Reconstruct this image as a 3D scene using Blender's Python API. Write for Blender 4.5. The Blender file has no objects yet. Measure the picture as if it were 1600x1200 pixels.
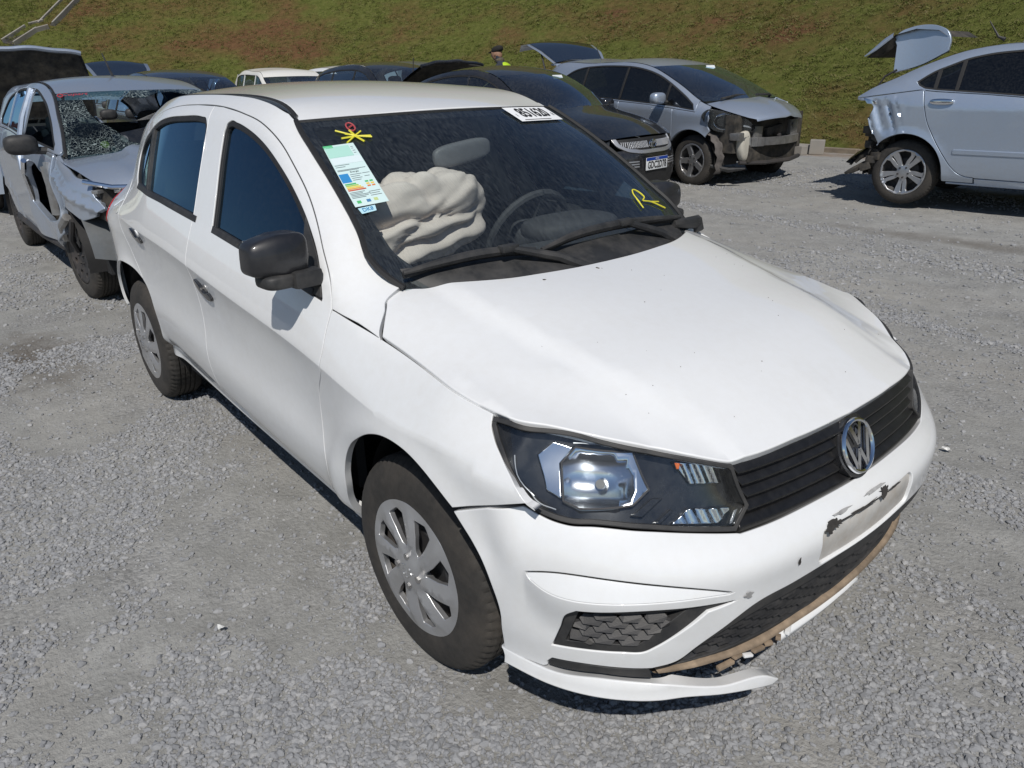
import bpy, bmesh, math, random
import numpy as np
from mathutils import Vector, Matrix
from mathutils.geometry import delaunay_2d_cdt
D = bpy.data
SC = bpy.context.scene
COL = SC.collection
random.seed(7)
RNG = np.random.default_rng(11)
R = math.radians
# ------------------------------------------------------------------ camera
CAM_POS = np.array([1.4537, -1.5884, 1.4864]); YAW, PIT, ROL, FPX = 2.4612, -0.3885, -0.0228, 1183.3
_fw = np.array([math.cos(PIT)*math.cos(YAW), math.cos(PIT)*math.sin(YAW), math.sin(PIT)])
_r = np.array([math.sin(YAW), -math.cos(YAW), 0.0]); _u = np.cross(_r, _fw)
_c, _s = math.cos(ROL), math.sin(ROL)
_r, _u = _c*_r+_s*_u, -_s*_r+_c*_u
cam_d = D.cameras.new('camera'); cam = D.objects.new('camera', cam_d); COL.objects.link(cam)
cam_d.sensor_fit = 'HORIZONTAL'; cam_d.sensor_width = 36.0; cam_d.lens = 36.0*FPX/1600.0
cam_d.clip_start = 0.05; cam_d.clip_end = 600
M = Matrix.Identity(4)
for i in range(3):
    M[i][0], M[i][1], M[i][2], M[i][3] = _r[i], _u[i], -_fw[i], CAM_POS[i]
cam.matrix_world = M
SC.camera = cam
# ------------------------------------------------------------------ sky, sun, exposure
LD = np.array([-0.62, 0.52, -1.0]); LD /= np.linalg.norm(LD)      # the way the light travels
SUN_EL = math.asin(-LD[2]); SUN_AZ = math.atan2(-LD[1], -LD[0])
W = D.worlds.new('World'); SC.world = W; W.use_nodes = True
nt = W.node_tree; nt.nodes.clear()
sky = nt.nodes.new('ShaderNodeTexSky'); sky.sky_type = 'NISHITA'; sky.sun_disc = False
sky.sun_elevation = SUN_EL; sky.sun_rotation = math.pi/2-SUN_AZ
sky.altitude = 700; sky.air_density = 1.0; sky.dust_density = 0.4; sky.ozone_density = 1.2
bg = nt.nodes.new('ShaderNodeBackground'); bg.inputs[1].default_value = 0.066
wo = nt.nodes.new('ShaderNodeOutputWorld')
nt.links.new(sky.outputs[0], bg.inputs[0]); nt.links.new(bg.outputs[0], wo.inputs[0])
sun_d = D.lights.new('sun', 'SUN'); sun_d.energy = 3.6; sun_d.angle = R(0.53); sun_d.color = (1.0, 0.95, 0.88)
sun = D.objects.new('sun', sun_d); COL.objects.link(sun)
sun.rotation_euler = Vector(-LD).to_track_quat('Z', 'Y').to_euler(); sun.location = (0, 0, 30)
vs = SC.view_settings; vs.view_transform = 'Standard'; vs.look = 'None'; vs.exposure = 0.0; vs.gamma = 1.0
vs.use_curve_mapping = False
SC.cycles.max_bounces = 10; SC.cycles.transparent_max_bounces = 16
# ------------------------------------------------------------------ helpers: objects
def link(o, parent=None):
    COL.objects.link(o)
    if parent is not None: o.parent = parent
    return o
def thing(name, label, cat, loc=(0, 0, 0), rotz=0.0, group=None):
    o = D.objects.new(name, None); o.empty_display_size = .1; COL.objects.link(o)
    o.location = loc; o.rotation_euler = (0, 0, rotz); o['label'] = label; o['category'] = cat
    if group: o['group'] = group
    return o
def tag(o, label, cat, group=None):
    o['label'] = label; o['category'] = cat
    if group: o['group'] = group
    return o
def copy_tree(o, parent=None):
    c = o.copy(); COL.objects.link(c)
    if parent is not None: c.parent = parent
    for ch in list(o.children): copy_tree(ch, c)
    return c
def mesh_obj(name, V, F, mat, parent=None, smooth=True, normals=None, mats=None, mi=None):
    me = D.meshes.new(name); me.from_pydata([tuple(map(float, v)) for v in V], [], [tuple(map(int, f)) for f in F])
    if mats:
        for m in mats: me.materials.append(m)
        me.polygons.foreach_set('material_index', np.array(mi, dtype=np.int32))
    else: me.materials.append(mat)
    me.polygons.foreach_set('use_smooth', np.full(len(me.polygons), smooth)); me.update()
    if normals is not None: me.normals_split_custom_set_from_vertices([tuple(map(float, n)) for n in normals])
    return link(D.objects.new(name, me), parent)
def bm_obj(name, bm, mat, parent=None, angle=35):
    me = D.meshes.new(name); bm.normal_update(); bm.to_mesh(me); bm.free(); me.materials.append(mat)
    if angle is not None:
        me.polygons.foreach_set('use_smooth', np.full(len(me.polygons), True)); me.set_sharp_from_angle(angle=R(angle))
    return link(D.objects.new(name, me), parent)
# ------------------------------------------------------------------ helpers: curves and panels
def spl(xs, ys):
    xs = np.array(xs, float); ys = np.array(ys, float); n = len(xs); h = np.diff(xs)
    A = np.zeros((n, n)); b = np.zeros(n); A[0, 0] = A[-1, -1] = 1
    for i in range(1, n-1):
        A[i, i-1] = h[i-1]; A[i, i] = 2*(h[i-1]+h[i]); A[i, i+1] = h[i]
        b[i] = 6*((ys[i+1]-ys[i])/h[i]-(ys[i]-ys[i-1])/h[i-1])
    Mm = np.linalg.solve(A, b)
    def f(x):
        x = np.clip(np.asarray(x, float), xs[0], xs[-1]); i = np.clip(np.searchsorted(xs, x)-1, 0, n-2)
        a = xs[i+1]-x; c = x-xs[i]; H = h[i]
        return Mm[i]*a**3/(6*H)+Mm[i+1]*c**3/(6*H)+(ys[i]/H-Mm[i]*H/6)*a+(ys[i+1]/H-Mm[i+1]*H/6)*c
    return f
def lin(xs, ys):
    xs = np.array(xs, float); ys = np.array(ys, float)
    return lambda x: np.interp(x, xs, ys)
def sst(a, b, x):
    t = np.clip((np.asarray(x, float)-a)/(b-a), 0, 1); return t*t*(3-2*t)
def sm(pts, n=10):
    """smooth open curve through points (centripetal-ish Catmull-Rom)"""
    P = np.array(pts, float)
    if len(P) < 3: return P
    Q = np.vstack([2*P[0]-P[1], P, 2*P[-1]-P[-2]]); out = []
    for i in range(1, len(Q)-2):
        p0, p1, p2, p3 = Q[i-1], Q[i], Q[i+1], Q[i+2]
        d1 = np.linalg.norm(p2-p1)+1e-9; d0 = np.linalg.norm(p1-p0)+1e-9; d2 = np.linalg.norm(p3-p2)+1e-9
        m1 = ((p1-p0)/d0*d1+(p2-p1)/d1*d0)/(d0+d1)*d1; m2 = ((p2-p1)/d1*d2+(p3-p2)/d2*d1)/(d1+d2)*d1
        for t in np.linspace(0, 1, n, endpoint=False):
            out.append((2*t**3-3*t**2+1)*p1+(t**3-2*t**2+t)*m1+(-2*t**3+3*t**2)*p2+(t**3-t**2)*m2)
    out.append(Q[-2]); return np.array(out)
def loop(*chains):
    """closed outline out of chains; each chain is an array or list of points"""
    P = np.vstack([np.array(c, float) for c in chains]); keep = [0]
    for i in range(1, len(P)):
        if np.linalg.norm(P[i]-P[keep[-1]]) > 1e-5: keep.append(i)
    P = P[keep]
    if np.linalg.norm(P[0]-P[-1]) < 1e-5: P = P[:-1]
    return P
def arc(cx, cz, r, a0, a1, n=24):
    t = np.radians(np.linspace(a0, a1, n)); return np.stack([cx+r*np.cos(t), cz+r*np.sin(t)], 1)
def rrect(x0, y0, x1, y1, r, n=4):
    return np.vstack([arc(x1-r, y1-r, r, 0, 90, n), arc(x0+r, y1-r, r, 90, 180, n), arc(x0+r, y0+r, r, 180, 270, n), arc(x1-r, y0+r, r, 270, 360, n)])
def dens(P, d):
    out = []
    for a, b in zip(P, np.roll(P, -1, 0)):
        k = max(1, int(math.ceil(np.linalg.norm(b-a)/d)))
        for t in np.arange(k)/k: out.append(a+(b-a)*t)
    return np.array(out)
def area2(P): x, y = P[:, 0], P[:, 1]; return np.sum(x*np.roll(y, -1)-np.roll(x, -1)*y)
def outn(P):
    """outward normals (mitred) of a CCW loop"""
    e = np.roll(P, -1, 0)-P; e /= np.linalg.norm(e, axis=1, keepdims=True)+1e-12
    n = np.stack([e[:, 1], -e[:, 0]], 1); m = n+np.roll(n, 1, 0)
    l = np.linalg.norm(m, axis=1, keepdims=True); m = m/np.maximum(l, 1e-6)
    c = np.clip((m*n).sum(1, keepdims=True), .5, 1); return m/c
def inpoly(P, Q):
    x, y = Q[:, 0][:, None], Q[:, 1][:, None]
    a = P; b = np.roll(P, -1, 0)
    c = ((a[:, 1] > y) != (b[:, 1] > y)) & (x < (b[:, 0]-a[:, 0])*(y-a[:, 1])/(b[:, 1]-a[:, 1]+1e-15)+a[:, 0])
    return c.sum(1) % 2 == 1
def surf_n(fn, uv, center, sign=None):
    e = 1e-3; u, v = uv[:, 0], uv[:, 1]
    a = fn(u+e, v)-fn(u-e, v); b = fn(u, v+e)-fn(u, v-e)
    n = np.cross(a, b); n /= np.linalg.norm(n, axis=1, keepdims=True)+1e-12
    P = fn(u, v)
    if sign is None:      # one sign for the whole patch, so that it never flips inside it
        sign = 1.0 if np.sign(((P-center)*n).sum(1)).sum() >= 0 else -1.0
    surf_n.sign = sign
    return P, n*sign
CEN = np.array([-1.2, 0, .55])
def panel(name, fn, outer, mat, parent=None, holes=(), res=.03, r=.004, depth=.012, off=0.0, center=CEN, dd=.014, seam=0.0, holelip=True, cuts=()):
    outer = np.array(outer, float)
    if area2(outer) < 0: outer = outer[::-1]
    loops = [dens(outer, dd)]
    for h in holes:
        h = np.array(h, float)
        if area2(h) > 0: h = h[::-1]
        loops.append(dens(h, dd))
    N = [outn(l) for l in loops]
    if seam: loops = [l-n*seam for l, n in zip(loops, N)]
    ins = [l-n*r for l, n in zip(loops, N)]
    pts = []; edges = []; k = 0
    for l in ins:
        m = len(l); pts.append(l); edges += [(k+i, k+(i+1) % m) for i in range(m)]; k += m
    lo, hi = ins[0].min(0), ins[0].max(0); cutp = np.zeros((0, 2))
    for c in cuts:
        c = np.array(c, float); bb = np.vstack(ins); okc = inpoly(ins[0], c)
        for h in ins[1:]: okc &= ~inpoly(h, c)
        okc &= np.array([np.sqrt(((bb-p)**2).sum(1)).min() > .004 for p in c])
        pts.append(c[okc]); ids = np.full(len(c), -1); ids[okc] = k+np.arange(okc.sum()); k += int(okc.sum()); cutp = np.vstack([cutp, c[okc]])
        edges += [(int(a_), int(b_)) for a_, b_ in zip(ids, ids[1:]) if a_ >= 0 and b_ >= 0]
    gx, gy = np.meshgrid(np.arange(lo[0]+res/2, hi[0], res), np.arange(lo[1]+res/2, hi[1], res), indexing='ij')
    g = np.stack([gx.ravel(), gy.ravel()], 1)
    if len(g):
        g = g+RNG.uniform(-.08, .08, g.shape)*res
        ok = inpoly(ins[0], g)
        for h in ins[1:]: ok &= ~inpoly(h, g)
        g = g[ok]
        if len(g):
            b = np.vstack(ins+[cutp]); dmin = np.full(len(g), 9.)
            for i in range(0, len(b), 400):
                dmin = np.minimum(dmin, np.sqrt(((g[:, None]-b[None, i:i+400])**2).sum(2)).min(1))
            g = g[dmin > .45*res]; pts.append(g)
    A = np.vstack(pts)
    vo, eo, fo, *_ = delaunay_2d_cdt([Vector(p) for p in A], edges, [], 0, 1e-7)
    UV = np.array([tuple(v) for v in vo]); F = np.array([f for f in fo if len(f) == 3], int)
    cen = UV[F].mean(1); ok = inpoly(ins[0], cen)
    for h in ins[1:]: ok &= ~inpoly(h, cen)
    F = F[ok]
    P, n = surf_n(fn, UV, center); sgn = surf_n.sign; P = P+n*off
    V = [P]; NN = [n]; FF = []
    t = P[F]; fl = (np.cross(t[:, 1]-t[:, 0], t[:, 2]-t[:, 0])*n[F[:, 0]]).sum(1) < 0
    F[fl] = F[fl][:, ::-1]; FF = [tuple(f) for f in F]; base = len(P)
    rev = bool(fl.mean() > .5)
    for li, (l, i_) in enumerate(zip(loops, ins)):
        if li > 0 and not holelip: continue
        P0, n0 = surf_n(fn, i_, center, sgn); P2, n2 = surf_n(fn, l, center, sgn)
        tt = P2-P0; tt -= n0*(tt*n0).sum(1, keepdims=True); tl = np.linalg.norm(tt, axis=1, keepdims=True); tt = tt/np.maximum(tl, 1e-9)
        rr = r
        L = [(P0, n0), (P0+(P2-P0)*.7-n0*rr*.3, (n0+tt)*.7071), (P2-n2*rr, tt), (P2-n2*(rr+depth), tt)]
        m = len(l)
        for a, b in L: V.append(a+n0*off); NN.append(b)
        for q in range(3):
            for i in range(m):
                j = (i+1) % m; f = (base+q*m+i, base+(q+1)*m+i, base+(q+1)*m+j, base+q*m+j)
                FF.append(f[::-1] if rev else f)
        base += 4*m
    V = np.vstack(V); NN = np.vstack(NN)
    return mesh_obj(name, V, FF, mat, parent, True, NN)
def grid(name, P, mat, parent=None, center=None, flip=False, closed_u=False):
    """smooth sheet out of an (n, m, 3) array"""
    P = np.asarray(P, float); n, m = P.shape[:2]; V = P.reshape(-1, 3); F = []
    for i in range(n if closed_u else n-1):
        for j in range(m-1):
            a = i*m+j; b = ((i+1) % n)*m+j; F.append((a, b, b+1, a+1))
    if center is not None:
        s = 0
        for f in F[::max(1, len(F)//50)]:
            a, b, c = V[f[0]], V[f[1]], V[f[2]]; s += np.sign(np.dot(np.cross(b-a, c-a), a-np.array(center)))
        flip = s < 0
    if flip: F = [f[::-1] for f in F]
    return mesh_obj(name, V, F, mat, parent)
def tube(bm, pts, rad, n=8, caps=True):
    pts = [Vector(p) for p in pts]; rads = rad if isinstance(rad, (list, tuple)) else [rad]*len(pts); rings = []
    for i, p in enumerate(pts):
        t = (pts[min(i+1, len(pts)-1)]-pts[max(i-1, 0)]).normalized()
        a = t.orthogonal().normalized() if i == 0 else (prev-t*prev.dot(t)).normalized()
        prev = a; b = t.cross(a)
        rings.append([bm.verts.new(p+(a*math.cos(q)+b*math.sin(q))*rads[i]) for q in [2*math.pi*k/n for k in range(n)]])
    for r0, r1 in zip(rings, rings[1:]):
        for k in range(n): bm.faces.new((r0[k], r0[(k+1) % n], r1[(k+1) % n], r1[k]))
    if caps: bm.faces.new(rings[0][::-1]); bm.faces.new(rings[-1])
def box(bm, c, s, rot=None, bev=0.0):
    v = []; m = rot or Matrix.Identity(3); c = Vector(c)
    for z in (-1, 1):
        for y in (-1, 1):
            for x in (-1, 1): v.append(bm.verts.new(c+m @ Vector((x*s[0]/2, y*s[1]/2, z*s[2]/2))))
    fs = [bm.faces.new([v[i] for i in f]) for f in ((0, 2, 3, 1), (4, 5, 7, 6), (0, 1, 5, 4), (2, 6, 7, 3), (0, 4, 6, 2), (1, 3, 7, 5))]
    if bev:
        es = list({e for f in fs for e in f.edges}); bmesh.ops.bevel(bm, geom=es, offset=bev, segments=2, affect='EDGES', profile=.6)
def prism(bm, outline, fn, h):
    """extrude a small 2D outline along the normal given by fn(u, v, w)"""
    a = [bm.verts.new(fn(u, v, 0.0)) for u, v in outline]; b = [bm.verts.new(fn(u, v, h)) for u, v in outline]; n = len(a)
    bm.faces.new(b)
    for i in range(n): bm.faces.new((a[i], a[(i+1) % n], b[(i+1) % n], b[i]))
def lathe(bm, prof, n, ax='y', disp=None):
    """profile of (radius, axial) revolved around the y axis"""
    rings = []
    for k in range(n):
        t = 2*math.pi*k/n; ring = []
        for i, (r, a) in enumerate(prof):
            rr = r+(disp(i, t) if disp else 0); ring.append(bm.verts.new((rr*math.cos(t), a, rr*math.sin(t))))
        rings.append(ring)
    for k in range(n):
        a, b = rings[k], rings[(k+1) % n]
        for i in range(len(prof)-1): bm.faces.new((a[i], a[i+1], b[i+1], b[i]))
def text_mesh(body, size=1.0, bold=0.0, shear=0.0, align='CENTER'):
    c = D.curves.new('t', 'FONT'); c.body = body; c.size = size; c.offset = bold; c.shear = shear
    c.align_x = align; c.align_y = 'CENTER'; c.resolution_u = 3
    o = D.objects.new('t', c); COL.objects.link(o); dg = bpy.context.evaluated_depsgraph_get(); dg.update()
    me = o.evaluated_get(dg).to_mesh(); V = np.array([tuple(v.co) for v in me.vertices]).reshape(-1, 3); F = [tuple(p.vertices) for p in me.polygons]
    o.evaluated_get(dg).to_mesh_clear(); D.objects.remove(o); D.curves.remove(c); return V, F
# ------------------------------------------------------------------ helpers: materials
def new_mat(name):
    m = D.materials.new(name); m.use_nodes = True; nt = m.node_tree; return m, nt, nt.nodes['Principled BSDF'], nt.nodes['Material Output']
def N(nt, t, **kw):
    n = nt.nodes.new(t)
    for k, v in kw.items():
        if k in n.inputs: n.inputs[k].default_value = v
        else: setattr(n, k, v)
    return n
def noise(nt, scale, detail=4, rough=.55, coord='Object', dim=None, dist=0.0, vec=None):
    tc = N(nt, 'ShaderNodeTexCoord'); n = N(nt, 'ShaderNodeTexNoise'); n.inputs['Scale'].default_value = scale
    n.inputs['Detail'].default_value = detail; n.inputs['Roughness'].default_value = rough; n.inputs['Distortion'].default_value = dist
    nt.links.new(vec if vec is not None else tc.outputs[coord], n.inputs['Vector']); return n
def ramp(nt, src, stops):
    r = N(nt, 'ShaderNodeValToRGB'); cr = r.color_ramp
    while len(cr.elements) < len(stops): cr.elements.new(.5)
    for e, (p, c) in zip(cr.elements, stops): e.position = p; e.color = (*c, 1) if len(c) == 3 else c
    nt.links.new(src, r.inputs[0]); return r
def mixc(nt, fac, a, b, blend='MIX'):
    m = N(nt, 'ShaderNodeMix', data_type='RGBA', blend_type=blend)
    for s, i in ((fac, 0), (a, 6), (b, 7)):
        if isinstance(s, bpy.types.NodeSocket): nt.links.new(s, m.inputs[i])
        elif i == 0: m.inputs[0].default_value = s
        else: m.inputs[i].default_value = (*s, 1)
    return m.outputs[2]
def bump(nt, b, h, strength=.3, dist=.01):
    n = N(nt, 'ShaderNodeBump'); n.inputs['Strength'].default_value = strength; n.inputs['Distance'].default_value = dist
    nt.links.new(h, n.inputs['Height']); nt.links.new(n.outputs[0], b.inputs['Normal']); return n
def simple(name, col, rough=.5, metal=0.0, coat=0.0, var=.0, vs=20., bmp=0.0, bs=200., spec=.5, dust=None, dusts=3.0, dusta=.5):
    m, nt, b, o = new_mat(name); b.inputs['Roughness'].default_value = rough; b.inputs['Metallic'].default_value = metal
    b.inputs['Coat Weight'].default_value = coat; b.inputs['Coat Roughness'].default_value = .06; b.inputs['Specular IOR Level'].default_value = spec
    c = None
    if var:
        n = noise(nt, vs); r = ramp(nt, n.outputs[0], [(.3, tuple(x*(1-var) for x in col)), (.7, tuple(min(1, x*(1+var)) for x in col))]); c = r.outputs[0]
    if dust:
        n2 = noise(nt, dusts, 8, .7); r2 = ramp(nt, n2.outputs[0], [(.42, (0, 0, 0)), (.72, (dusta,)*3)]); c = mixc(nt, r2.outputs[0], c if c else col, dust)
        rr = N(nt, 'ShaderNodeMapRange'); rr.inputs[3].default_value = rough; rr.inputs[4].default_value = min(1, rough+.4)
        nt.links.new(r2.outputs[0], rr.inputs[0]); nt.links.new(rr.outputs[0], b.inputs['Roughness'])
    if c: nt.links.new(c, b.inputs['Base Color'])
    else: b.inputs['Base Color'].default_value = (*col, 1)
    if bmp: bump(nt, b, noise(nt, bs, 3).outputs[0], bmp, .003)
    return m
def glass(name, tint=(.35, .42, .45), dirt=0.0, streak=False, spec=1.0, dcol=(.30, .31, .31), ior=1.5, gcol=(.95, .97, 1), ss=(14, 150, 14)):
    m, nt, b, o = new_mat(name); nt.nodes.remove(b)
    tr = N(nt, 'ShaderNodeBsdfTransparent'); tr.inputs[0].default_value = (*tint, 1)
    gl = N(nt, 'ShaderNodeBsdfGlossy'); gl.inputs['Roughness'].default_value = .015; gl.inputs[0].default_value = (*gcol, 1)
    fr = N(nt, 'ShaderNodeFresnel'); fr.inputs[0].default_value = ior
    mu = N(nt, 'ShaderNodeMath', operation='MULTIPLY', use_clamp=True); mu.inputs[1].default_value = spec; nt.links.new(fr.outputs[0], mu.inputs[0])
    mx = N(nt, 'ShaderNodeMixShader'); nt.links.new(mu.outputs[0], mx.inputs[0]); nt.links.new(tr.outputs[0], mx.inputs[1]); nt.links.new(gl.outputs[0], mx.inputs[2])
    out = mx.outputs[0]
    if dirt:
        df = N(nt, 'ShaderNodeBsdfDiffuse'); df.inputs[0].default_value = (*dcol, 1)
        tc = N(nt, 'ShaderNodeTexCoord'); mp = N(nt, 'ShaderNodeMapping'); nt.links.new(tc.outputs['Object'], mp.inputs[0])
        if streak: mp.inputs['Scale'].default_value = ss; mp.inputs['Rotation'].default_value = (0, 0, R(14))
        else: mp.inputs['Scale'].default_value = (60, 60, 60)
        n = noise(nt, 1.0, 5, .65, vec=mp.outputs[0]); n2 = noise(nt, 2.2, 4)
        rm = ramp(nt, n.outputs[0], [(.42, (0.12,)*3), (.74, (1, 1, 1))])
        m2 = N(nt, 'ShaderNodeMath', operation='MULTIPLY'); nt.links.new(rm.outputs[0], m2.inputs[0]); nt.links.new(n2.outputs[0], m2.inputs[1])
        m3 = N(nt, 'ShaderNodeMath', operation='MULTIPLY', use_clamp=True); m3.inputs[1].default_value = dirt*2; nt.links.new(m2.outputs[0], m3.inputs[0])
        mz = N(nt, 'ShaderNodeMixShader'); nt.links.new(m3.outputs[0], mz.inputs[0]); nt.links.new(out, mz.inputs[1]); nt.links.new(df.outputs[0], mz.inputs[2]); out = mz.outputs[0]
    nt.links.new(out, o.inputs[0]); return m
def paint(name, col, metal=0.0, rough=.35, coat=1.0, dust=(.5, .47, .42), dusta=.25, flake=0.0):
    m, nt, b, o = new_mat(name); b.inputs['Metallic'].default_value = metal; b.inputs['Coat Weight'].default_value = coat; b.inputs['Coat Roughness'].default_value = .05
    n = noise(nt, 1.7, 9, .68); n2 = noise(nt, 34, 4, .7); mm = N(nt, 'ShaderNodeMath', operation='MULTIPLY')
    nt.links.new(n.outputs[0], mm.inputs[0]); nt.links.new(n2.outputs[0], mm.inputs[1])
    r = ramp(nt, mm.outputs[0], [(.17, (0, 0, 0)), (.42, (dusta,)*3)])
    nt.links.new(mixc(nt, r.outputs[0], col, dust), b.inputs['Base Color'])
    q = N(nt, 'ShaderNodeMapRange'); q.inputs[3].default_value = rough; q.inputs[4].default_value = .75
    nt.links.new(r.outputs[0], q.inputs[0]); nt.links.new(q.outputs[0], b.inputs['Roughness'])
    q2 = N(nt, 'ShaderNodeMapRange'); q2.inputs[3].default_value = .03; q2.inputs[4].default_value = .22
    nt.links.new(r.outputs[0], q2.inputs[0]); nt.links.new(q2.outputs[0], b.inputs['Coat Roughness'])
    return m
WHITE = paint('white_paint', (.77, .785, .80), 0, .42, 1.0, (.62, .60, .56), .22)
SILVER = paint('silver_paint', (.45, .52, .63), .62, .34, .8, (.42, .40, .37), .3)
SILVER2 = paint('pale_silver_paint', (.46, .54, .66), .62, .32, .9, (.42, .40, .37), .2)
BLACKP = paint('black_paint', (.008, .009, .012), 0, .3, 1.0, (.30, .27, .23), .12)
NAVY = paint('dark_blue_paint', (.02, .03, .06), .3, .3, 1.0, (.3, .3, .3), .1)
GREYP = paint('grey_paint', (.20, .22, .25), .6, .32, 1.0, (.4, .4, .4), .1)
PLASTIC = simple('black_plastic', (.022, .023, .025), .55, var=.2, bmp=.15, bs=400, dust=(.14, .13, .12), dusta=.35, dusts=9)
SLAT = simple('grille_plastic', (.010, .010, .011), .33, var=.2, bmp=.1, bs=300, dust=(.16, .16, .16), dusta=.05, dusts=40)
PLASTIC_D = simple('dusty_black_plastic', (.018, .018, .020), .5, var=.2, bmp=.15, bs=400, dust=(.16, .15, .14), dusta=.22, dusts=14)
MIRRORP = simple('satin_black', (.012, .013, .017), .42, coat=.25, dust=(.2, .19, .18), dusta=.1, dusts=8)
LAMPCHR = simple('lamp_chrome', (.88, .90, .93), .16, 1.0)
GLOSSBLK = simple('gloss_black', (.008, .009, .012), .25, coat=.8, dust=(.2, .19, .18), dusta=.15, dusts=8)
RUBBER = simple('rubber_seal', (.016, .016, .017), .65, var=.2)
TYRE = simple('tyre_rubber', (.030, .028, .026), .82, var=.2, vs=60, bmp=.2, bs=300, dust=(.13, .11, .09), dusta=.30, dusts=6)
CHROME = simple('chrome', (.8, .82, .85), .08, 1.0)
HUBCAP = simple('silver_plastic', (.50, .51, .53), .33, .7, coat=.3, dust=(.35, .32, .28), dusta=.3, dusts=9)
ALLOY = simple('alloy_metal', (.52, .53, .55), .33, .85, dust=(.3, .27, .24), dusta=.4, dusts=8)
STEEL = simple('dark_steel', (.045, .045, .048), .6, .3, dust=(.15, .12, .1), dusta=.4)
DARK = simple('cabin_dark', (.018, .019, .021), .8)
CABIN = simple('cabin_plastic', (.05, .052, .055), .7, var=.15)
FABRIC = simple('seat_fabric', (.06, .063, .068), .9, var=.2, vs=40)
LINER = simple('headliner', (.42, .41, .39), .9)
BAY = simple('engine_grime', (.03, .029, .028), .7, .1, var=.5, vs=14, dust=(.2, .17, .13), dusta=.5, dusts=8)
BAREM = simple('bare_aluminium', (.42, .42, .42), .42, .85, var=.25, vs=12, dust=(.2, .17, .14), dusta=.5, dusts=7)
G_SIDE = glass('side_glass', (.10, .17, .22), .02, spec=1.7, gcol=(.42, .68, .95))
G_WIND = glass('windscreen_glass', (.84, .89, .90), .17, True, 1.3, dcol=(.24, .27, .29), gcol=(.6, .8, 1.0), ss=(34, 330, 34))
G_CLEAR = glass('lamp_glass', (.90, .93, .95), .05, spec=1.0)
G_DARK = glass('tinted_glass', (.03, .035, .04), .05, spec=1.4)
G_BG = glass('far_car_glass', (.42, .50, .53), .14, spec=2.0, gcol=(.6, .8, 1.0))
G_GATE = glass('tailgate_tint', (.02, .025, .03), .04, spec=.45)
RED = simple('red_lens', (.35, .01, .012), .15, coat=1)
ORANGE = simple('orange_lens', (.75, .16, .03), .3)
PAPER = simple('paper_white', (.74, .77, .78), .6)
INK = simple('ink_black', (.01, .01, .012), .6)
def flat(name, c): return simple(name, c, .6)
# ------------------------------------------------------------------ body surfaces of the white car (x forward from the front axle, y to its left)
HW=spl([-3.12,-3.0,-2.85,-2.6,-2.2,-1.6,-1.0,-.4,0,.3,.5,.7],[.60,.68,.735,.772,.79,.80,.80,.795,.795,.782,.745,.67])
HC=spl([-3.1,-2.5,-2.15,-1.87,-1.46,-1.15,-.885,-.625,-.343,-.19,.1,.6],[.945,.93,.918,.908,.883,.853,.828,.805,.771,.748,.73,.72])
HLO=spl([0,.05,.15,.26,.38,.50,.618,.73,.846,.943,1.],[0,.008,.019,.026,.029,.026,.021,.025,.038,.062,.09])
HLS=spl([0,.25,.5,.618,.73,.846,.943,1.],[0,.002,.006,.008,.016,.034,.062,.09])
HR=spl([-3.0,-2.85,-2.7,-2.4,-2.0,-1.6,-1.27,-1.1,-1.0,-.9,-.74,-.557,-.4,-.3,-.2,.0,.7],[1.12,1.215,1.29,1.375,1.43,1.44,1.437,1.423,1.403,1.365,1.285,1.18,1.075,1.005,.965,.93,.80])
HK=spl([-3.1,-1.6,-.9,-.557,-.35,-.2,0,.6],[.05,.045,.05,.065,.10,.09,.03,.02])
def S(x,z):
    x=np.asarray(x,float); z=np.asarray(z,float)
    zc=HC(x); zb=np.interp(x,[-1.9,-.3],[.362,.27]); v=np.clip((zc-z)/(zc-zb),0,1.05); u=np.maximum(z-zc,0)
    b=sst(-.62,.02,x); r=sst(-2.3,-2.6,x)
    lo=HLO(v)*(1-b)+HLS(v)*b
    lo=lo*(1-r*.4)
    up=np.where(u<.165,.06*(u/.165)**1.35,.06+.41*(u-.165)+.12*(u-.165)**2)
    fr=sst(-.5,.1,x)*u*.28
    zr=HR(x); sl=(HR(x+.01)-HR(x-.01))/.02
    e=(zr-z)/np.sqrt(1+sl*sl)
    ex=HK(x)*np.clip(1-e/.085,0,1.6)**2
    # arch flares
    fl=0
    for cx,rr in ((0,.38),(-2.467,.375)):
        d=np.sqrt((x-cx)**2+(z-.30)**2)
        fl=fl+.014*np.exp(-((d-rr)/.05)**2)*sst(.2,.34,z)
    return HW(x)-lo-up-fr-ex+fl-.038*sst(.14,.42,x)*sst(.69,.82,z)-.175*sst(.84,1.08,z)*np.maximum(0,-x-1.9)**1.5
# hood
HE=spl([-.42,-.351,-.141,.048,.213,.296,.45,.6,.74],[.930,.919,.886,.860,.837,.823,.80,.778,.75])   # edge z (fender gap)
HZ=spl([-.35,-.2,0,.2,.4,.6,.7,.76],[1.0,.985,.954,.916,.872,.815,.776,.745])        # centre z
HTS=[0,.2,.359,.399,.474,.584,.745,.892,.987,1.056]; HTZ=[.754,.754,.752,.748,.764,.778,.799,.815,.822,.824]
def _ht():
    a=np.array(HTS); z=np.array(HTZ); p=front(a,z); return p[:,1],p[:,0],z
def hood0(x,y):
    ye=np.abs(S(x,HE(x))); t=np.abs(y)/ye; p=2.6+3.4*sst(.25,-.22,x)
    z=HE(x)+(HZ(x)-HE(x))*(1-t**p)
    yc=.50-.10*sst(-.2,.7,x)
    return z+.013*(sst(yc+.045,yc-.02,np.abs(y)))*sst(.78,.3,x)
HT=None
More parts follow.
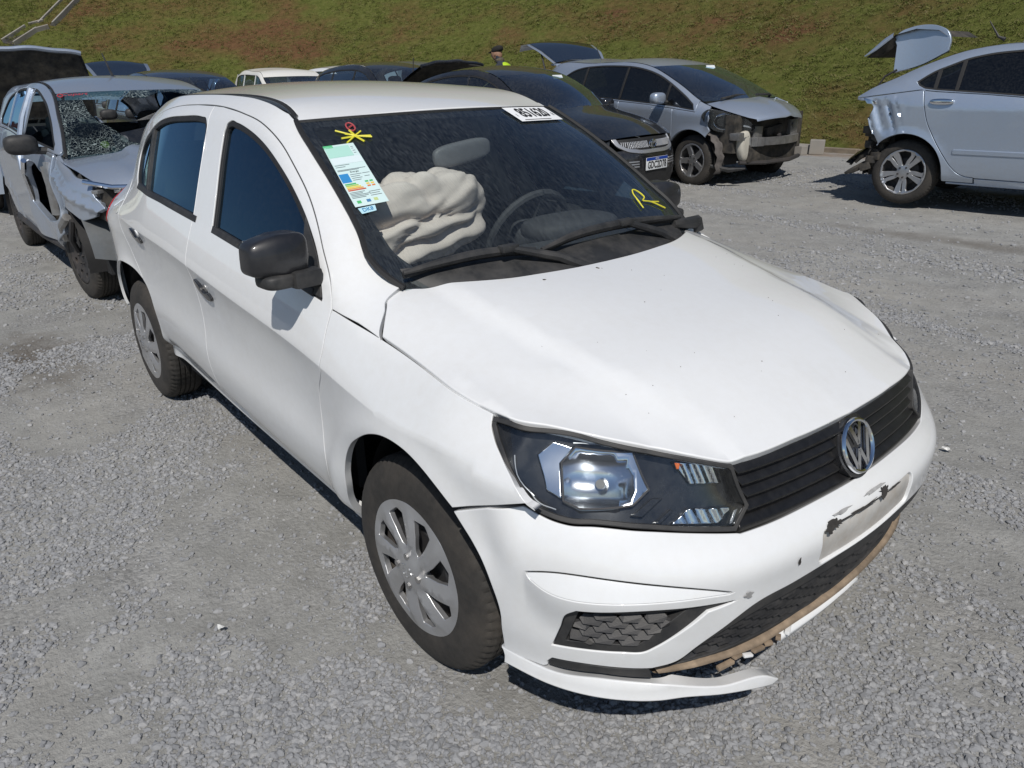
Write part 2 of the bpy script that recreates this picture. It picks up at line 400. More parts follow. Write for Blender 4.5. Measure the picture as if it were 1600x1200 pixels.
def hood(x,y):
    global HT
    if HT is None:
        Y,X,Z=_ht(); HT=(Y,X,Z-hood0(X,Y))
    a=np.abs(y); xf=np.interp(a,HT[0],HT[1]); c=np.interp(a,HT[0],HT[2])
    return hood0(x,y)+c*sst(.30,0,xf-np.asarray(x,float))
RZ=spl([-3.0,-2.85,-2.5,-2.0,-1.6,-1.3,-1.0,-.85,-.78,-.7],[1.33,1.385,1.435,1.47,1.475,1.462,1.428,1.398,1.378,1.35])
def roof(x,y):
    ye=np.abs(S(x,HR(x))); t=np.abs(y)/ye; zr=HR(x)
    return zr+(RZ(x)-zr)*(1-t**2.2)
def screen(q,t):   # q -1..1 across, t 0 bottom..1 top
    q=np.asarray(q,float); t=np.asarray(t,float); s=q*q
    w=.655*(1-t)+.535*t+.02*4*t*(1-t)
    xb=-.10-.13*s; xt=-.795-.10*s; zb=.955+0*s; zt=1.380-.014*s
    n=np.array([.52,0,.85])
    bul=.022*4*t*(1-t)
    return np.stack([xb*(1-t)+xt*t+n[0]*bul, q*w, zb*(1-t)+zt*t+n[2]*bul],-1)
# front wrap plan at crease, param a 0..1 
PA=[0,.15,.3,.43,.56,.68,.8,.9,1.0,1.1]
PXs=spl([-.15]+PA,[.805,.812,.805,.787,.757,.705,.635,.54,.45,.36,.26]); PYs=spl([-.15]+PA,[-.16,0,.16,.315,.445,.565,.655,.728,.77,.796,.808])
DF=spl([.10,.16,.20,.26,.36,.44,.50,.545,.57,.60,.64,.70,.76,.82,.88],[-.075,-.030,-.025,-.035,-.018,-.006,-.001,0,-.012,-.040,-.062,-.078,-.088,-.112,-.16])
DS=spl([.10,.16,.20,.26,.36,.44,.50,.56,.60,.66,.72,.78,.82,.88],[-.07,-.028,-.022,-.032,-.020,-.010,-.003,.0,-.006,-.022,-.042,-.068,-.090,-.15])
def front(s,z):
    s=np.asarray(s,float); z=np.asarray(z,float); a=np.abs(s); sg=np.where(s<0,-1.,1.)
    e=1e-3
    dx=(PXs(a+e)-PXs(a-e));dy=(PYs(a+e)-PYs(a-e))
    L=np.hypot(dx,dy); nx=dy/L; ny=-dx/L
    k=sst(.35,.85,a); d=DF(z)*(1-k)+DS(z)*k-(.058*sst(.58,.80,z)+.010*sst(.3,.5,z))*sst(.36,.62,a)*sst(1.04,.80,a)
    X=PXs(a)+nx*d; Y=PYs(a)+ny*d; w=sst(.88,1.03,a)*sst(.42,.56,z)
    Y=Y*(1-w)+S(X,z)*w
    return np.stack([X, sg*Y, z],-1)
def Sp(x,z,side=-1): return np.stack([x,side*S(x,z),z],-1)
def Hp(x,y): return np.stack([x,y,hood(x,y)],-1)
def Rp(x,y): return np.stack([x,y,roof(x,y)],-1)
# ------------------------------------------------------------------ ground and bank
def GZ(x, y): return .215*sst(1.6, 8.2, y)+.10*sst(-6.2, -11, x)
def _h(ix, iy, s):
    n = (ix.astype(np.int64)*374761393+iy.astype(np.int64)*668265263+s*974711) & 0xffffffff; n = ((n ^ (n >> 13))*1274126177) & 0xffffffff; return ((n ^ (n >> 16)) & 0xffff)/65535.0
def vnoise(x, y, s=0, oct_=4):
    x = np.asarray(x, float); y = np.asarray(y, float); v = 0; a = .5; tot = 0
    for k in range(oct_):
        ix = np.floor(x); iy = np.floor(y); fx = x-ix; fy = y-iy; fx = fx*fx*(3-2*fx); fy = fy*fy*(3-2*fy)
        v = v+a*((_h(ix, iy, s+k)*(1-fx)+_h(ix+1, iy, s+k)*fx)*(1-fy)+(_h(ix, iy+1, s+k)*(1-fx)+_h(ix+1, iy+1, s+k)*fx)*fy); tot += a; a *= .5; x = x*2.03+7.1; y = y*2.03+3.7
    return v/tot
def ground_mat():
    m, nt, b, o = new_mat('gravel'); b.inputs['Roughness'].default_value = .93; b.inputs['Specular IOR Level'].default_value = .25
    tc = N(nt, 'ShaderNodeTexCoord'); OB = tc.outputs['Object']
    big = noise(nt, .55, 6, .6); n1 = noise(nt, 5.5, 6, .65); n2 = noise(nt, 60, 4, .7)
    mp = N(nt, 'ShaderNodeMapping'); mp.inputs['Scale'].default_value = (.35, 2.2, 1); mp.inputs['Rotation'].default_value = (0, 0, R(-6)); nt.links.new(OB, mp.inputs[0]); tr = noise(nt, 1.0, 5, .6, vec=mp.outputs[0])
    base = ramp(nt, n1.outputs[0], [(.30, (.235, .235, .225)), (.52, (.302, .302, .290)), (.72, (.368, .368, .354))])
    v = N(nt, 'ShaderNodeTexVoronoi'); v.inputs['Scale'].default_value = 62; v.inputs['Randomness'].default_value = 1; nt.links.new(OB, v.inputs[0])
    st = ramp(nt, v.outputs['Color'], [(.0, (.14, .14, .14)), (.5, (.25, .25, .25)), (1, (.40, .40, .395))])
    vm = noise(nt, 1.3, 5, .65); vr = ramp(nt, vm.outputs[0], [(.47, (.03,)*3), (.60, (.55,)*3)])
    c = mixc(nt, vr.outputs[0], base.outputs[0], st.outputs[0])
    c = mixc(nt, ramp(nt, tr.outputs[0], [(.45, (0, 0, 0)), (.70, (.55,)*3)]).outputs[0], c, (.370, .355, .325))
    c = mixc(nt, ramp(nt, big.outputs[0], [(.50, (0, 0, 0)), (.75, (.35,)*3)]).outputs[0], c, (.225, .218, .203))
    c = mixc(nt, ramp(nt, n2.outputs[0], [(.2, (.45,)*3), (.55, (0, 0, 0))]).outputs[0], c, (.13, .125, .12))
    # oil stain beside the wreck and another towards the bank
    sx = N(nt, 'ShaderNodeSeparateXYZ'); nt.links.new(OB, sx.inputs[0])
    for cx, cy, rx, ry, col in ((-3.55, -1.12, .75, .30, (.10, .082, .062)), (-5.6, 10.0, 3.0, .35, (.20, .13, .075)), (-1.0, 5.2, 1.6, .16, (.15, .14, .125))):
        def ax(out, c0, r0):
            a = N(nt, 'ShaderNodeMath', operation='SUBTRACT'); a.inputs[1].default_value = c0; nt.links.new(out, a.inputs[0]); d = N(nt, 'ShaderNodeMath', operation='DIVIDE'); d.inputs[1].default_value = r0; nt.links.new(a.outputs[0], d.inputs[0]); p = N(nt, 'ShaderNodeMath', operation='POWER'); p.inputs[1].default_value = 2; ab = N(nt, 'ShaderNodeMath', operation='ABSOLUTE'); nt.links.new(d.outputs[0], ab.inputs[0]); nt.links.new(ab.outputs[0], p.inputs[0]); return p.outputs[0]
        s = N(nt, 'ShaderNodeMath', operation='ADD'); nt.links.new(ax(sx.outputs[0], cx, rx), s.inputs[0]); nt.links.new(ax(sx.outputs[1], cy, ry), s.inputs[1])
        nz = noise(nt, 4.5, 5, .7); s2 = N(nt, 'ShaderNodeMath', operation='MULTIPLY_ADD'); s2.inputs[1].default_value = 2.6; nt.links.new(nz.outputs[0], s2.inputs[0]); nt.links.new(s.outputs[0], s2.inputs[2])
        f = ramp(nt, s2.outputs[0], [(.0, (.9,)*3), (1, (0, 0, 0))]); mr = N(nt, 'ShaderNodeMapRange'); mr.inputs[1].default_value = 1.0; mr.inputs[2].default_value = 2.3; mr.inputs[3].default_value = .8; mr.inputs[4].default_value = 0; nt.links.new(s2.outputs[0], mr.inputs[0]); c = mixc(nt, mr.outputs[0], c, col)
    nt.links.new(c, b.inputs['Base Color'])
    h1 = N(nt, 'ShaderNodeMath', operation='MULTIPLY'); nt.links.new(v.outputs['Distance'], h1.inputs[0]); nt.links.new(vr.outputs[0], h1.inputs[1]); h2 = N(nt, 'ShaderNodeMath', operation='MULTIPLY_ADD'); h2.inputs[1].default_value = -1.0; nt.links.new(h1.outputs[0], h2.inputs[0]); nt.links.new(n2.outputs[0], h2.inputs[2])
    bump(nt, b, h2.outputs[0], .75, .012); return m
xs = np.unique(np.concatenate([np.linspace(-70, 40, 56), np.linspace(-10, 3.5, 420)])); ys = np.unique(np.concatenate([np.linspace(-40, 16, 45), np.linspace(-4.5, 11, 420)]))
X_, Y_ = np.meshgrid(xs, ys, indexing='ij'); Zg = GZ(X_, Y_)+.016*(vnoise(X_*2.6, Y_*2.6, 5)-.5)+.010*(vnoise(X_*11, Y_*11, 9, 3)-.5)
GM = ground_mat(); gnd = grid('gravel_ground', np.stack([X_, Y_, Zg], -1), GM, None, flip=False); gnd['kind'] = 'structure'
# bank: its foot runs along the back of the yard and bends round on the left
foot = sm([(30, 9.9), (8, 10.3), (-4, 10.5), (-10, 10.3), (-15, 9.0), (-19.5, 6.2), (-22.5, 2.2), (-24.5, -1.5), (-26, -5)], 12)
tg_ = np.gradient(foot, axis=0); tg_ /= np.linalg.norm(tg_, axis=1, keepdims=True); fn_ = np.stack([tg_[:, 1], -tg_[:, 0]], 1)
if fn_[len(fn_)//3][1] < 0: fn_ = -fn_
dd_ = np.concatenate([[-.25, 0], np.linspace(.15, 9, 60), np.linspace(10, 26, 14)])
def bank_pt(p, n, d, k=1.0):
    x, y = p+n*d; return (x, y, .26+.66*max(d, 0)*k+(.10*(vnoise(x*.9, y*.9, 3)-.5)+.05*(vnoise(x*4, y*4, 4, 3)-.5))*(1 if d > .1 else 0)-(0.25 if d < 0 else 0))
cum = np.concatenate([[0], np.cumsum(np.linalg.norm(np.diff(foot, axis=0), axis=1))]); L_ = cum[-1]
def foot_at(s):
    p = np.array([np.interp(s, cum, foot[:, 0]), np.interp(s, cum, foot[:, 1])]); n = np.array([np.interp(s, cum, fn_[:, 0]), np.interp(s, cum, fn_[:, 1])]); return p, n/np.linalg.norm(n)
def bank_mat():
    m, nt, b, o = new_mat('grass_bank'); b.inputs['Roughness'].default_value = .95; b.inputs['Specular IOR Level'].default_value = .15
    n1 = noise(nt, .55, 6, .62); n2 = noise(nt, 7, 6, .7); n3 = noise(nt, 45, 4, .7)
    tc = N(nt, 'ShaderNodeTexCoord'); mp = N(nt, 'ShaderNodeMapping'); mp.inputs['Scale'].default_value = (.18, .18, .95); nt.links.new(tc.outputs['Object'], mp.inputs[0]); nb = noise(nt, 1.0, 5, .6, vec=mp.outputs[0])
    g = ramp(nt, n2.outputs[0], [(.3, (.075, .088, .020)), (.5, (.115, .130, .030)), (.7, (.160, .165, .050))]); r = ramp(nt, n2.outputs[0], [(.3, (.10, .055, .026)), (.6, (.17, .092, .045)), (.8, (.21, .135, .06))])
    ad = N(nt, 'ShaderNodeMath', operation='MULTIPLY_ADD'); ad.inputs[1].default_value = .55; nt.links.new(n1.outputs[0], ad.inputs[0]); m5 = N(nt, 'ShaderNodeMath', operation='MULTIPLY'); m5.inputs[1].default_value = .55; nt.links.new(nb.outputs[0], m5.inputs[0]); nt.links.new(m5.outputs[0], ad.inputs[2])
    c = mixc(nt, ramp(nt, ad.outputs[0], [(.52, (0, 0, 0)), (.68, (1, 1, 1))]).outputs[0], g.outputs[0], r.outputs[0])
    c = mixc(nt, ramp(nt, n3.outputs[0], [(.25, (.7,)*3), (.5, (0, 0, 0))]).outputs[0], c, (.035, .030, .012)); nt.links.new(c, b.inputs['Base Color']); bump(nt, b, n3.outputs[0], .9, .05); return m
BM = bank_mat(); ss_ = np.linspace(0, L_, 150)
grid('grass_bank', np.array([[bank_pt(*foot_at(s), d, float(sst(L_+.5, L_-7, s))) for d in dd_] for s in ss_]), BM, None, center=(-8, 5, 60), flip=False)['kind'] = 'structure'
for o_ in ('grass_bank', 'gravel_ground'):
    me = D.objects[o_].data
    if sum(p.normal.z for p in list(me.polygons)[::97]) < 0: me.flip_normals()
# ------------------------------------------------------------------ loose gravel and grass: scattered with geometry nodes from point clouds
def scatter(name, pts, scale, rot, mat, shapes, kind='stuff'):
    """pts (n,3), scale (n,3), rot (n,3); shapes: list of meshes, one node group with an instance of a random shape"""
    me = D.meshes.new(name); me.vertices.add(len(pts)); me.vertices.foreach_set('co', np.asarray(pts, np.float32).ravel())
    for nm, a in (('sc', scale), ('ro', rot)):
        at = me.attributes.new(nm, 'FLOAT_VECTOR', 'POINT'); at.data.foreach_set('vector', np.asarray(a, np.float32).ravel())
    ix = me.attributes.new('ix', 'INT', 'POINT'); ix.data.foreach_set('value', RNG.integers(0, len(shapes), len(pts)).astype(np.int32))
    me.materials.append(mat); o = link(D.objects.new(name, me)); o['kind'] = kind
    ng = D.node_groups.new(name, 'GeometryNodeTree'); ng.interface.new_socket('Geometry', in_out='INPUT', socket_type='NodeSocketGeometry'); ng.interface.new_socket('Geometry', in_out='OUTPUT', socket_type='NodeSocketGeometry')
    gi = ng.nodes.new('NodeGroupInput'); go = ng.nodes.new('NodeGroupOutput'); ip = ng.nodes.new('GeometryNodeInstanceOnPoints'); jn = ng.nodes.new('GeometryNodeGeometryToInstance')
    for s in shapes[::-1]:
        oi = ng.nodes.new('GeometryNodeObjectInfo'); oi.inputs[0].default_value = s; oi.inputs[1].default_value = True; ng.links.new(oi.outputs['Geometry'], jn.inputs[0])
    def att(nm, t):
        a = ng.nodes.new('GeometryNodeInputNamedAttribute'); a.data_type = t; a.inputs[0].default_value = nm; return a.outputs[0]
    ip.inputs['Pick Instance'].default_value = True
    ng.links.new(gi.outputs[0], ip.inputs['Points']); ng.links.new(jn.outputs[0], ip.inputs['Instance']); ng.links.new(att('ix', 'INT'), ip.inputs['Instance Index']); ng.links.new(att('sc', 'FLOAT_VECTOR'), ip.inputs['Scale'])
    er = ng.nodes.new('FunctionNodeEulerToRotation'); ng.links.new(att('ro', 'FLOAT_VECTOR'), er.inputs[0]); ng.links.new(er.outputs[0], ip.inputs['Rotation']); ng.links.new(ip.outputs[0], go.inputs[0])
    m = o.modifiers.new('scatter', 'NODES'); m.node_group = ng; return o
def stone_mat():
    m, nt, b, o = new_mat('stone'); b.inputs['Roughness'].default_value = .9; b.inputs['Specular IOR Level'].default_value = .3
    oi = N(nt, 'ShaderNodeObjectInfo'); r = ramp(nt, oi.outputs['Random'], [(.0, (.20, .207, .222)), (.4, (.262, .270, .285)), (.8, (.318, .324, .335)), (1, (.40, .40, .40))]); n = noise(nt, 40, 3); c = mixc(nt, .35, r.outputs[0], ramp(nt, n.outputs[0], [(.3, (.15, .152, .155)), (.7, (.37, .37, .37))]).outputs[0]); nt.links.new(c, b.inputs['Base Color']); return m
STONE = stone_mat()
def hidden_shape(name, V, F, mat):
    me = D.meshes.new(name); me.from_pydata(V, [], F); me.materials.append(mat); me.update(); return D.objects.new(name, me)      # never linked to the scene: only the scatter uses it
shapes = []
for k in range(7):
    bm = bmesh.new(); bmesh.ops.create_icosphere(bm, subdivisions=1 if k < 4 else 2, radius=.5)
    for v in bm.verts: v.co *= 1+random.uniform(-.22, .22); v.co.z *= .85
    me = D.meshes.new('pebble'); bm.to_mesh(me); bm.free(); me.materials.append(STONE); shapes.append(D.objects.new('pebble', me))
def gz_full(x, y): return GZ(x, y)+.016*(vnoise(x*2.6, y*2.6, 5)-.5)+.010*(vnoise(x*11, y*11, 9, 3)-.5)
def gravel(n, r0, r1, pw, smin, smax, thr, seed):
    rg = np.random.default_rng(seed); u = rg.uniform(0, 1, n); r = (r0**pw+(r1**pw-r0**pw)*u)**(1/pw); a = YAW+rg.uniform(-.78, .78, n); x = CAM_POS[0]+r*np.cos(a); y = CAM_POS[1]+r*np.sin(a)
    nearc = sst(1.2, -.6, y)     # clumps beside the car, long windrows in the lane beyond it
    dn = nearc*vnoise(x*1.9+y*.4, y*1.9, 21)+(1-nearc)*vnoise(x*.30-y*.05, y*2.3+x*.25, 33)
    dn = dn+.10*sst(-.7, -2.0, y)*sst(-4, 0, x); keep = (sst(thr-.04, thr+.05, dn)*.93+.07) > rg.uniform(0, 1, n); keep &= (y < 9.9)
    x, y = x[keep], y[keep]; m = len(x); s = smin*(smax/smin)**(rg.uniform(0, 1, m)**2.2); sc = np.stack([s*rg.uniform(.8, 1.4, m), s*rg.uniform(.7, 1.1, m), s*rg.uniform(.6, 1.0, m)], 1)
    ro = np.stack([rg.uniform(-.4, .4, m), rg.uniform(-.4, .4, m), rg.uniform(0, 6.28, m)], 1); return np.stack([x, y, gz_full(x, y)+s*.10], 1), sc, ro
for args in ((210000, 1.2, 5.2, 1.1, .006, .024, .50, 1), (130000, 4.2, 12.5, 1.1, .011, .034, .53, 2), (9000, 1.2, 7, 1.2, .006, .020, .0, 3)):
    p, s, r = gravel(*args); scatter('loose_gravel', p, s, r, STONE, shapes)
# short grass on the bank
def grass_mat():
    m, nt, b, o = new_mat('grass_blade'); b.inputs['Roughness'].default_value = .8; b.inputs['Specular IOR Level'].default_value = .2
    oi = N(nt, 'ShaderNodeObjectInfo'); g = ramp(nt, oi.outputs['Random'], [(.0, (.080, .098, .020)), (.45, (.120, .142, .032)), (.75, (.155, .150, .055)), (1, (.19, .155, .075))]); nt.links.new(g.outputs[0], b.inputs['Base Color']); return m
GRASS = grass_mat(); tufts = []
for k in range(4):
    V = []; F = []
    for j in range(9):
        a = random.uniform(0, 6.28); l = random.uniform(.5, 1); bx, by = random.uniform(-.5, .5), random.uniform(-.5, .5); w = .06; dx, dy = math.cos(a), math.sin(a); ln = random.uniform(.2, .7); i = len(V)
        V += [(bx-dy*w, by+dx*w, 0), (bx+dy*w, by-dx*w, 0), (bx+dx*ln*.5, by+dy*ln*.5, l*.7), (bx+dx*ln, by+dy*ln, l)]; F += [(i, i+1, i+2), (i, i+2, i+3)]
    tufts.append(hidden_shape('grass_tuft', V, F, GRASS))
rg = np.random.default_rng(5); n = 150000; s = rg.uniform(14, min(L_, 62), n); d = rg.uniform(.0, 1, n)**1.25*9.5
fx = np.interp(s, cum, foot[:, 0]); fy = np.interp(s, cum, foot[:, 1]); nx = np.interp(s, cum, fn_[:, 0]); ny = np.interp(s, cum, fn_[:, 1]); l = np.hypot(nx, ny); x = fx+nx/l*d; y = fy+ny/l*d; z = .26+.66*d+.10*(vnoise(x*.9, y*.9, 3)-.5)+.05*(vnoise(x*4, y*4, 4, 3)-.5)
keep = vnoise(x*.8, z*2.2+y*.3, 41)+rg.uniform(-.22, .22, n) > .42; x, y, z = x[keep], y[keep], z[keep]; m_ = len(x); h = rg.uniform(.025, .065, m_)
scatter('bank_grass', np.stack([x, y, z-.01], 1), np.stack([h*2.2, h*2.2, h*.7], 1), np.stack([rg.uniform(-.2, .2, m_)-.3, rg.uniform(-.2, .2, m_), rg.uniform(0, 6.28, m_)], 1), GRASS, tufts)
# ------------------------------------------------------------------ stepped drain on the bank, kerb at its foot, broken blocks
CONC = simple('weathered_concrete', (.30, .285, .26), .9, var=.2, vs=6, bmp=.3, bs=60, dust=(.12, .09, .06), dusta=.5, dusts=3)
def on_bank(px, py):    # where a sight line meets the bank (used once, to stand the drain where the photograph has it)
    dv = _fw+_r*(px-800)/FPX-_u*(py-600)/FPX; best = None
    for t in np.linspace(12, 60, 1600):
        p = CAM_POS+dv*t; k = np.argmin(((foot-p[:2])**2).sum(1)); dd = float((p[:2]-foot[k])@fn_[k]); e = p[2]-(.26+.66*max(dd, 0))
        if e < 0 and dd > 0: return p
    return CAM_POS+dv*30
A0, A1, B0, B1 = [on_bank(*p) for p in ((111, 0), (73, 39), (50, 45), (14, 68))]
dr = thing('concrete_drain', 'stepped concrete drainage channel running down the grass bank', 'drain', tuple(map(float, B1)))
def seg(p, q, ext):
    p = p-B1; q = q-B1; dv = (q-p); L = np.linalg.norm(dv); dv = dv/L; p = p-dv*ext; L += ext; up = np.array([.35, -.35, .9]); sd_ = np.cross(dv, up); sd_ /= np.linalg.norm(sd_); up = np.cross(sd_, dv)
    for nm, o_, w, h, z in (('drain_wall', -.24, .05, .16, .02), ('drain_wall', .24, .05, .16, .02), ('drain_floor', 0, .43, .04, -.03)):
        bm = bmesh.new(); c = p+dv*L/2+sd_*o_+up*z; box(bm, c, (L, w, h), Matrix((dv, sd_, up)).transposed(), .01); bm_obj(nm, bm, CONC if nm == 'drain_wall' else simple('shaded_concrete', (.05, .045, .04), .8), dr, None)  # floor coloured dark to give the shade inside the channel
seg(A0, A1, 3.0); seg(B0, B1, 0.0); seg(A1, B0, 0)
kb = [foot_at(s_)[0] for s_ in np.linspace(18, 42, 14)]
for i, (a, b) in enumerate(zip(kb, kb[1:])):
    pass
bm = bmesh.new()
kerb = thing('kerb', 'low concrete kerb along the foot of the grass bank', 'kerb', (float(kb[0][0]), float(kb[0][1]), .2))
for a, b in zip(kb, kb[1:]):
    c = (a+b)/2; L = np.linalg.norm(b-a); ang = math.atan2(b[1]-a[1], b[0]-a[0]); q = bmesh.new(); box(q, (c[0]-kb[0][0], c[1]-.12-kb[0][1], .03), (L-.02, .12, .12), Matrix.Rotation(ang, 3, 'Z'), .012); bm_obj('kerb_stone', q, simple('dirty_concrete', (.20, .165, .125), .95, var=.3, vs=5), kerb, None)
bm.free()
for k, (x_, y_, w, rz_, lab) in enumerate(((-5.55, 10.02, .62, .22, 'long broken concrete post lying flat by the kerb'), (-5.42, 9.84, .46, -.18, 'short concrete post lying in front of the longer one'), (-5.10, 9.98, .22, .5, 'stubby concrete block standing at the end of the posts'))):
    bm = bmesh.new(); box(bm, (0, 0, .07 if k < 2 else .11), (w, .14, .14 if k < 2 else .22), None, .012); o = bm_obj('concrete_block', bm, CONC, None, None); o.location = (x_, y_, float(GZ(x_, y_))); o.rotation_euler = (0, .03, rz_); tag(o, lab, 'concrete block', 'broken concrete pieces at the foot of the bank')
# long shed with a red roof across the yard, behind the photographer: the car windows mirror it
shed = thing('storage_shed', 'long dark storage shed with a red roof edge, far across the yard', 'shed', (-46, -26, 0), math.atan2(-30, 35))
bm = bmesh.new(); box(bm, (0, 0, 2.1), (46, 10, 4.2)); bm_obj('wall', bm, simple('dark_cladding', (.06, .065, .07), .8, var=.3, vs=.5), shed, None)
bm = bmesh.new(); box(bm, (0, 0, 4.75), (47, 11, .5)); bm_obj('roof', bm, simple('red_roof', (.30, .05, .03), .7, var=.2, vs=1), shed, None)
# ------------------------------------------------------------------ the white car
def white_car():
    car = thing('white_hatchback', 'white hatchback with an empty plate recess and burst beige airbag, in the foreground', 'car')
    mir = lambda o: np.array(o)*[1, -1]          # for hood / roof outlines
    fm = lambda o: np.array(o)*[-1, 1]           # for front outlines
    Sfn = lambda sd: (lambda u, v: Sp(u, v, sd))
    # --- outlines on the flank (x, z)
    doortop = [(-2.43, 1.235), (-2.36, 1.276), (-2.262, 1.315), (-2.15, 1.347), (-2.027, 1.374), (-1.832, 1.398), (-1.647, 1.405), (-1.392, 1.401), (-1.211, 1.384), (-1.042, 1.357), (-.882, 1.304), (-.775, 1.253), (-.61, 1.160), (-.48, 1.06), (-.375, .958), (-.351, .919)]
    doorfront = [(-.351, .919), (-.347, .867), (-.342, .806), (-.352, .755), (-.400, .688), (-.420, .622), (-.424, .535), (-.41, .431), (-.395, .31)]
    bp = [(-1.475, 1.4035), (-1.45, 1.32), (-1.41, 1.18), (-1.375, 1.04), (-1.368, .85), (-1.37, .60), (-1.375, .345)]
    sill = lambda x: np.interp(x, [-1.9, -.3], [.368, .300])
    archF = [(-.335, .27), (-.318, .36), (-.295, .423), (-.281, .478), (-.26, .526), (-.211, .587), (-.145, .635), (-.079, .671), (-.017, .69), (.04, .694), (.102, .686), (.156, .667), (.201, .644), (.254, .612)]
    archR = [(-2.13, .36), (-2.075, .44), (-2.055, .52), (-2.075, .585), (-2.13, .635), (-2.20, .667), (-2.30, .69), (-2.42, .70), (-2.56, .69), (-2.67, .655), (-2.76, .59), (-2.81, .50), (-2.82, .40)]
    fwin = loop([(-1.194, 1.016)], sm([(-1.194, 1.016), (-1.227, 1.123), (-1.272, 1.241), (-1.298, 1.32)]), sm([(-1.298, 1.325), (-1.292, 1.347), (-1.272, 1.357), (-1.215, 1.353), (-1.116, 1.336), (-.98, 1.3), (-.84, 1.247), (-.705, 1.184), (-.569, 1.104), (-.466, 1.022), (-.405, .936)]), sm([(-.405, .932), (-.491, .943), (-.688, .966), (-.976, .993), (-1.194, 1.013)]))
    rwin = loop(sm([(-2.185, 1.072), (-2.280, 1.125), (-2.325, 1.195), (-2.295, 1.243), (-2.205, 1.284), (-2.049, 1.331), (-1.906, 1.353), (-1.734, 1.363), (-1.536, 1.365), (-1.491, 1.360), (-1.466, 1.340)]), sm([(-1.462, 1.335), (-1.421, 1.25), (-1.38, 1.147), (-1.34, 1.03)]), sm([(-1.338, 1.027), (-1.515, 1.039), (-1.75, 1.054), (-2.05, 1.067), (-2.175, 1.071)]))
    hs = [(-.133, .882), (-.145, .888), (-.198, .934), (-.227, .955), (-.235, .978)]            # hood / pillar shut line
    wse = [(-.252, .985), (-.314, 1.008), (-.367, 1.037), (-.429, 1.094), (-.581, 1.197), (-.758, 1.294), (-.898, 1.363)]
    ditch = [(-.96, 1.386), (-1.059, 1.408), (-1.211, 1.428), (-1.384, 1.437), (-1.631, 1.44), (-2.0, 1.429), (-2.4, 1.374), (-2.7, 1.288), (-2.85, 1.212)]
    rearedge = [(-2.94, 1.12), (-3.0, 1.05), (-3.03, .95), (-3.03, .80), (-3.0, .66), (-2.96, .55), (-2.93, .40)]
    rdcut = [(-2.43, 1.235), (-2.445, 1.15), (-2.44, 1.06), (-2.405, .945), (-2.345, .84), (-2.28, .75), (-2.20, .675)]
    fendtop = [(.296, .824), (.213, .837), (.048, .860), (-.141, .886), (-.351, .919)]
    body_side = loop(sm(doortop[::-1]), sm(rdcut), sm(archR[5:]), sm(rearedge[::-1]), sm(ditch[::-1]), sm(wse[::-1]), sm(hs[::-1]), [(-.24, .9035)])
    fdoor = loop(sm([p for p in doortop if p[0] > -1.42]), sm(doorfront), np.stack([np.linspace(-.395, -1.375, 20), sill(np.linspace(-.395, -1.375, 20))], 1), sm(bp[::-1]))
    rdoor = loop(sm(bp), np.stack([np.linspace(-1.375, -2.12, 20), sill(np.linspace(-1.375, -2.12, 20))], 1), sm(archR[:6]), sm(rdcut[::-1]), sm([p for p in doortop if p[0] < -1.6]), [(-1.475, 1.4035)])
    hlo = [(.485, .692), (.460, .701), (.427, .726), (.370, .757), (.324, .785), (.304, .804), (.296, .822)]
    fender = loop(sm(fendtop[::-1]), sm(hlo[::-1]), [(.46, .698), (.353, .652), (.254, .610)], sm(archF[::-1]), [(-.395, .31)], sm(doorfront[::-1]))
    rocker = loop(np.stack([np.linspace(-.33, -2.13, 40), sill(np.linspace(-.33, -2.13, 40))], 1), np.stack([np.linspace(-2.11, -.335, 40), sill(np.linspace(-2.11, -.335, 40))-.055], 1))
    cx_ = np.linspace(-2.32, -.06, 150); CUTS = [np.stack([cx_, HC(cx_)+d], 1) for d in (.002, -.002, .014, -.014)]
    for sd in (-1, 1):
        f = Sfn(sd); bs = panel('body_side', f, body_side, WHITE, car, res=.028, seam=.001, r=.0016, cuts=CUTS)
        for nm, out, win, hx in (('front_door', fdoor, fwin, (-1.245, .809)), ('rear_door', rdoor, rwin, (-2.048, .888))):
            d = panel(nm, f, out, WHITE, car, holes=[win], res=.024, seam=.0013, r=.0016, depth=.02, cuts=CUTS)
            sealw = dens(win if area2(win) > 0 else win[::-1], .014)
            inn = sealw-outn(sealw)*.016
            panel('window_seal', f, sealw-outn(sealw)*-.002, RUBBER, d, holes=[inn], res=.03, r=.002, depth=.02, off=-.004)
            panel('window_glass', f, inn+outn(inn)*.004, G_SIDE, d, res=.05, r=.0005, depth=.001, off=-.013)
            bm = bmesh.new(); do = dens(out if area2(out) > 0 else out[::-1], .03); do = np.vstack([do, do[:1]]); Pq, nq = surf_n(f, do, CEN); tube(bm, [tuple(v) for v in Pq-nq*.011], .0075, 5, False); bm_obj('door_gap_shade', bm, RUBBER, d)  # black tube behind the door gap, stands in for the shade of its depth
            # belt moulding under the glass
            lo = [p for p in win if p[1] < (1.03 if nm == 'front_door' else 1.081)]
            xs = np.linspace(*((-1.192, -.45) if nm == 'front_door' else (-2.165, -1.343)), 24)
            bz = np.interp(xs, [-1.194, -.976, -.688, -.491, -.405], [1.013, .993, .966, .943, .932]) if nm == 'front_door' else np.interp(xs, [-2.05, -1.75, -1.515, -1.338], [1.067, 1.054, 1.039, 1.027])
            panel('belt_moulding', f, loop(np.stack([xs, bz+.018], 1), np.stack([xs[::-1], bz[::-1]-.004], 1)), PLASTIC_D, d, res=.03, r=.004, depth=.012, off=.003)
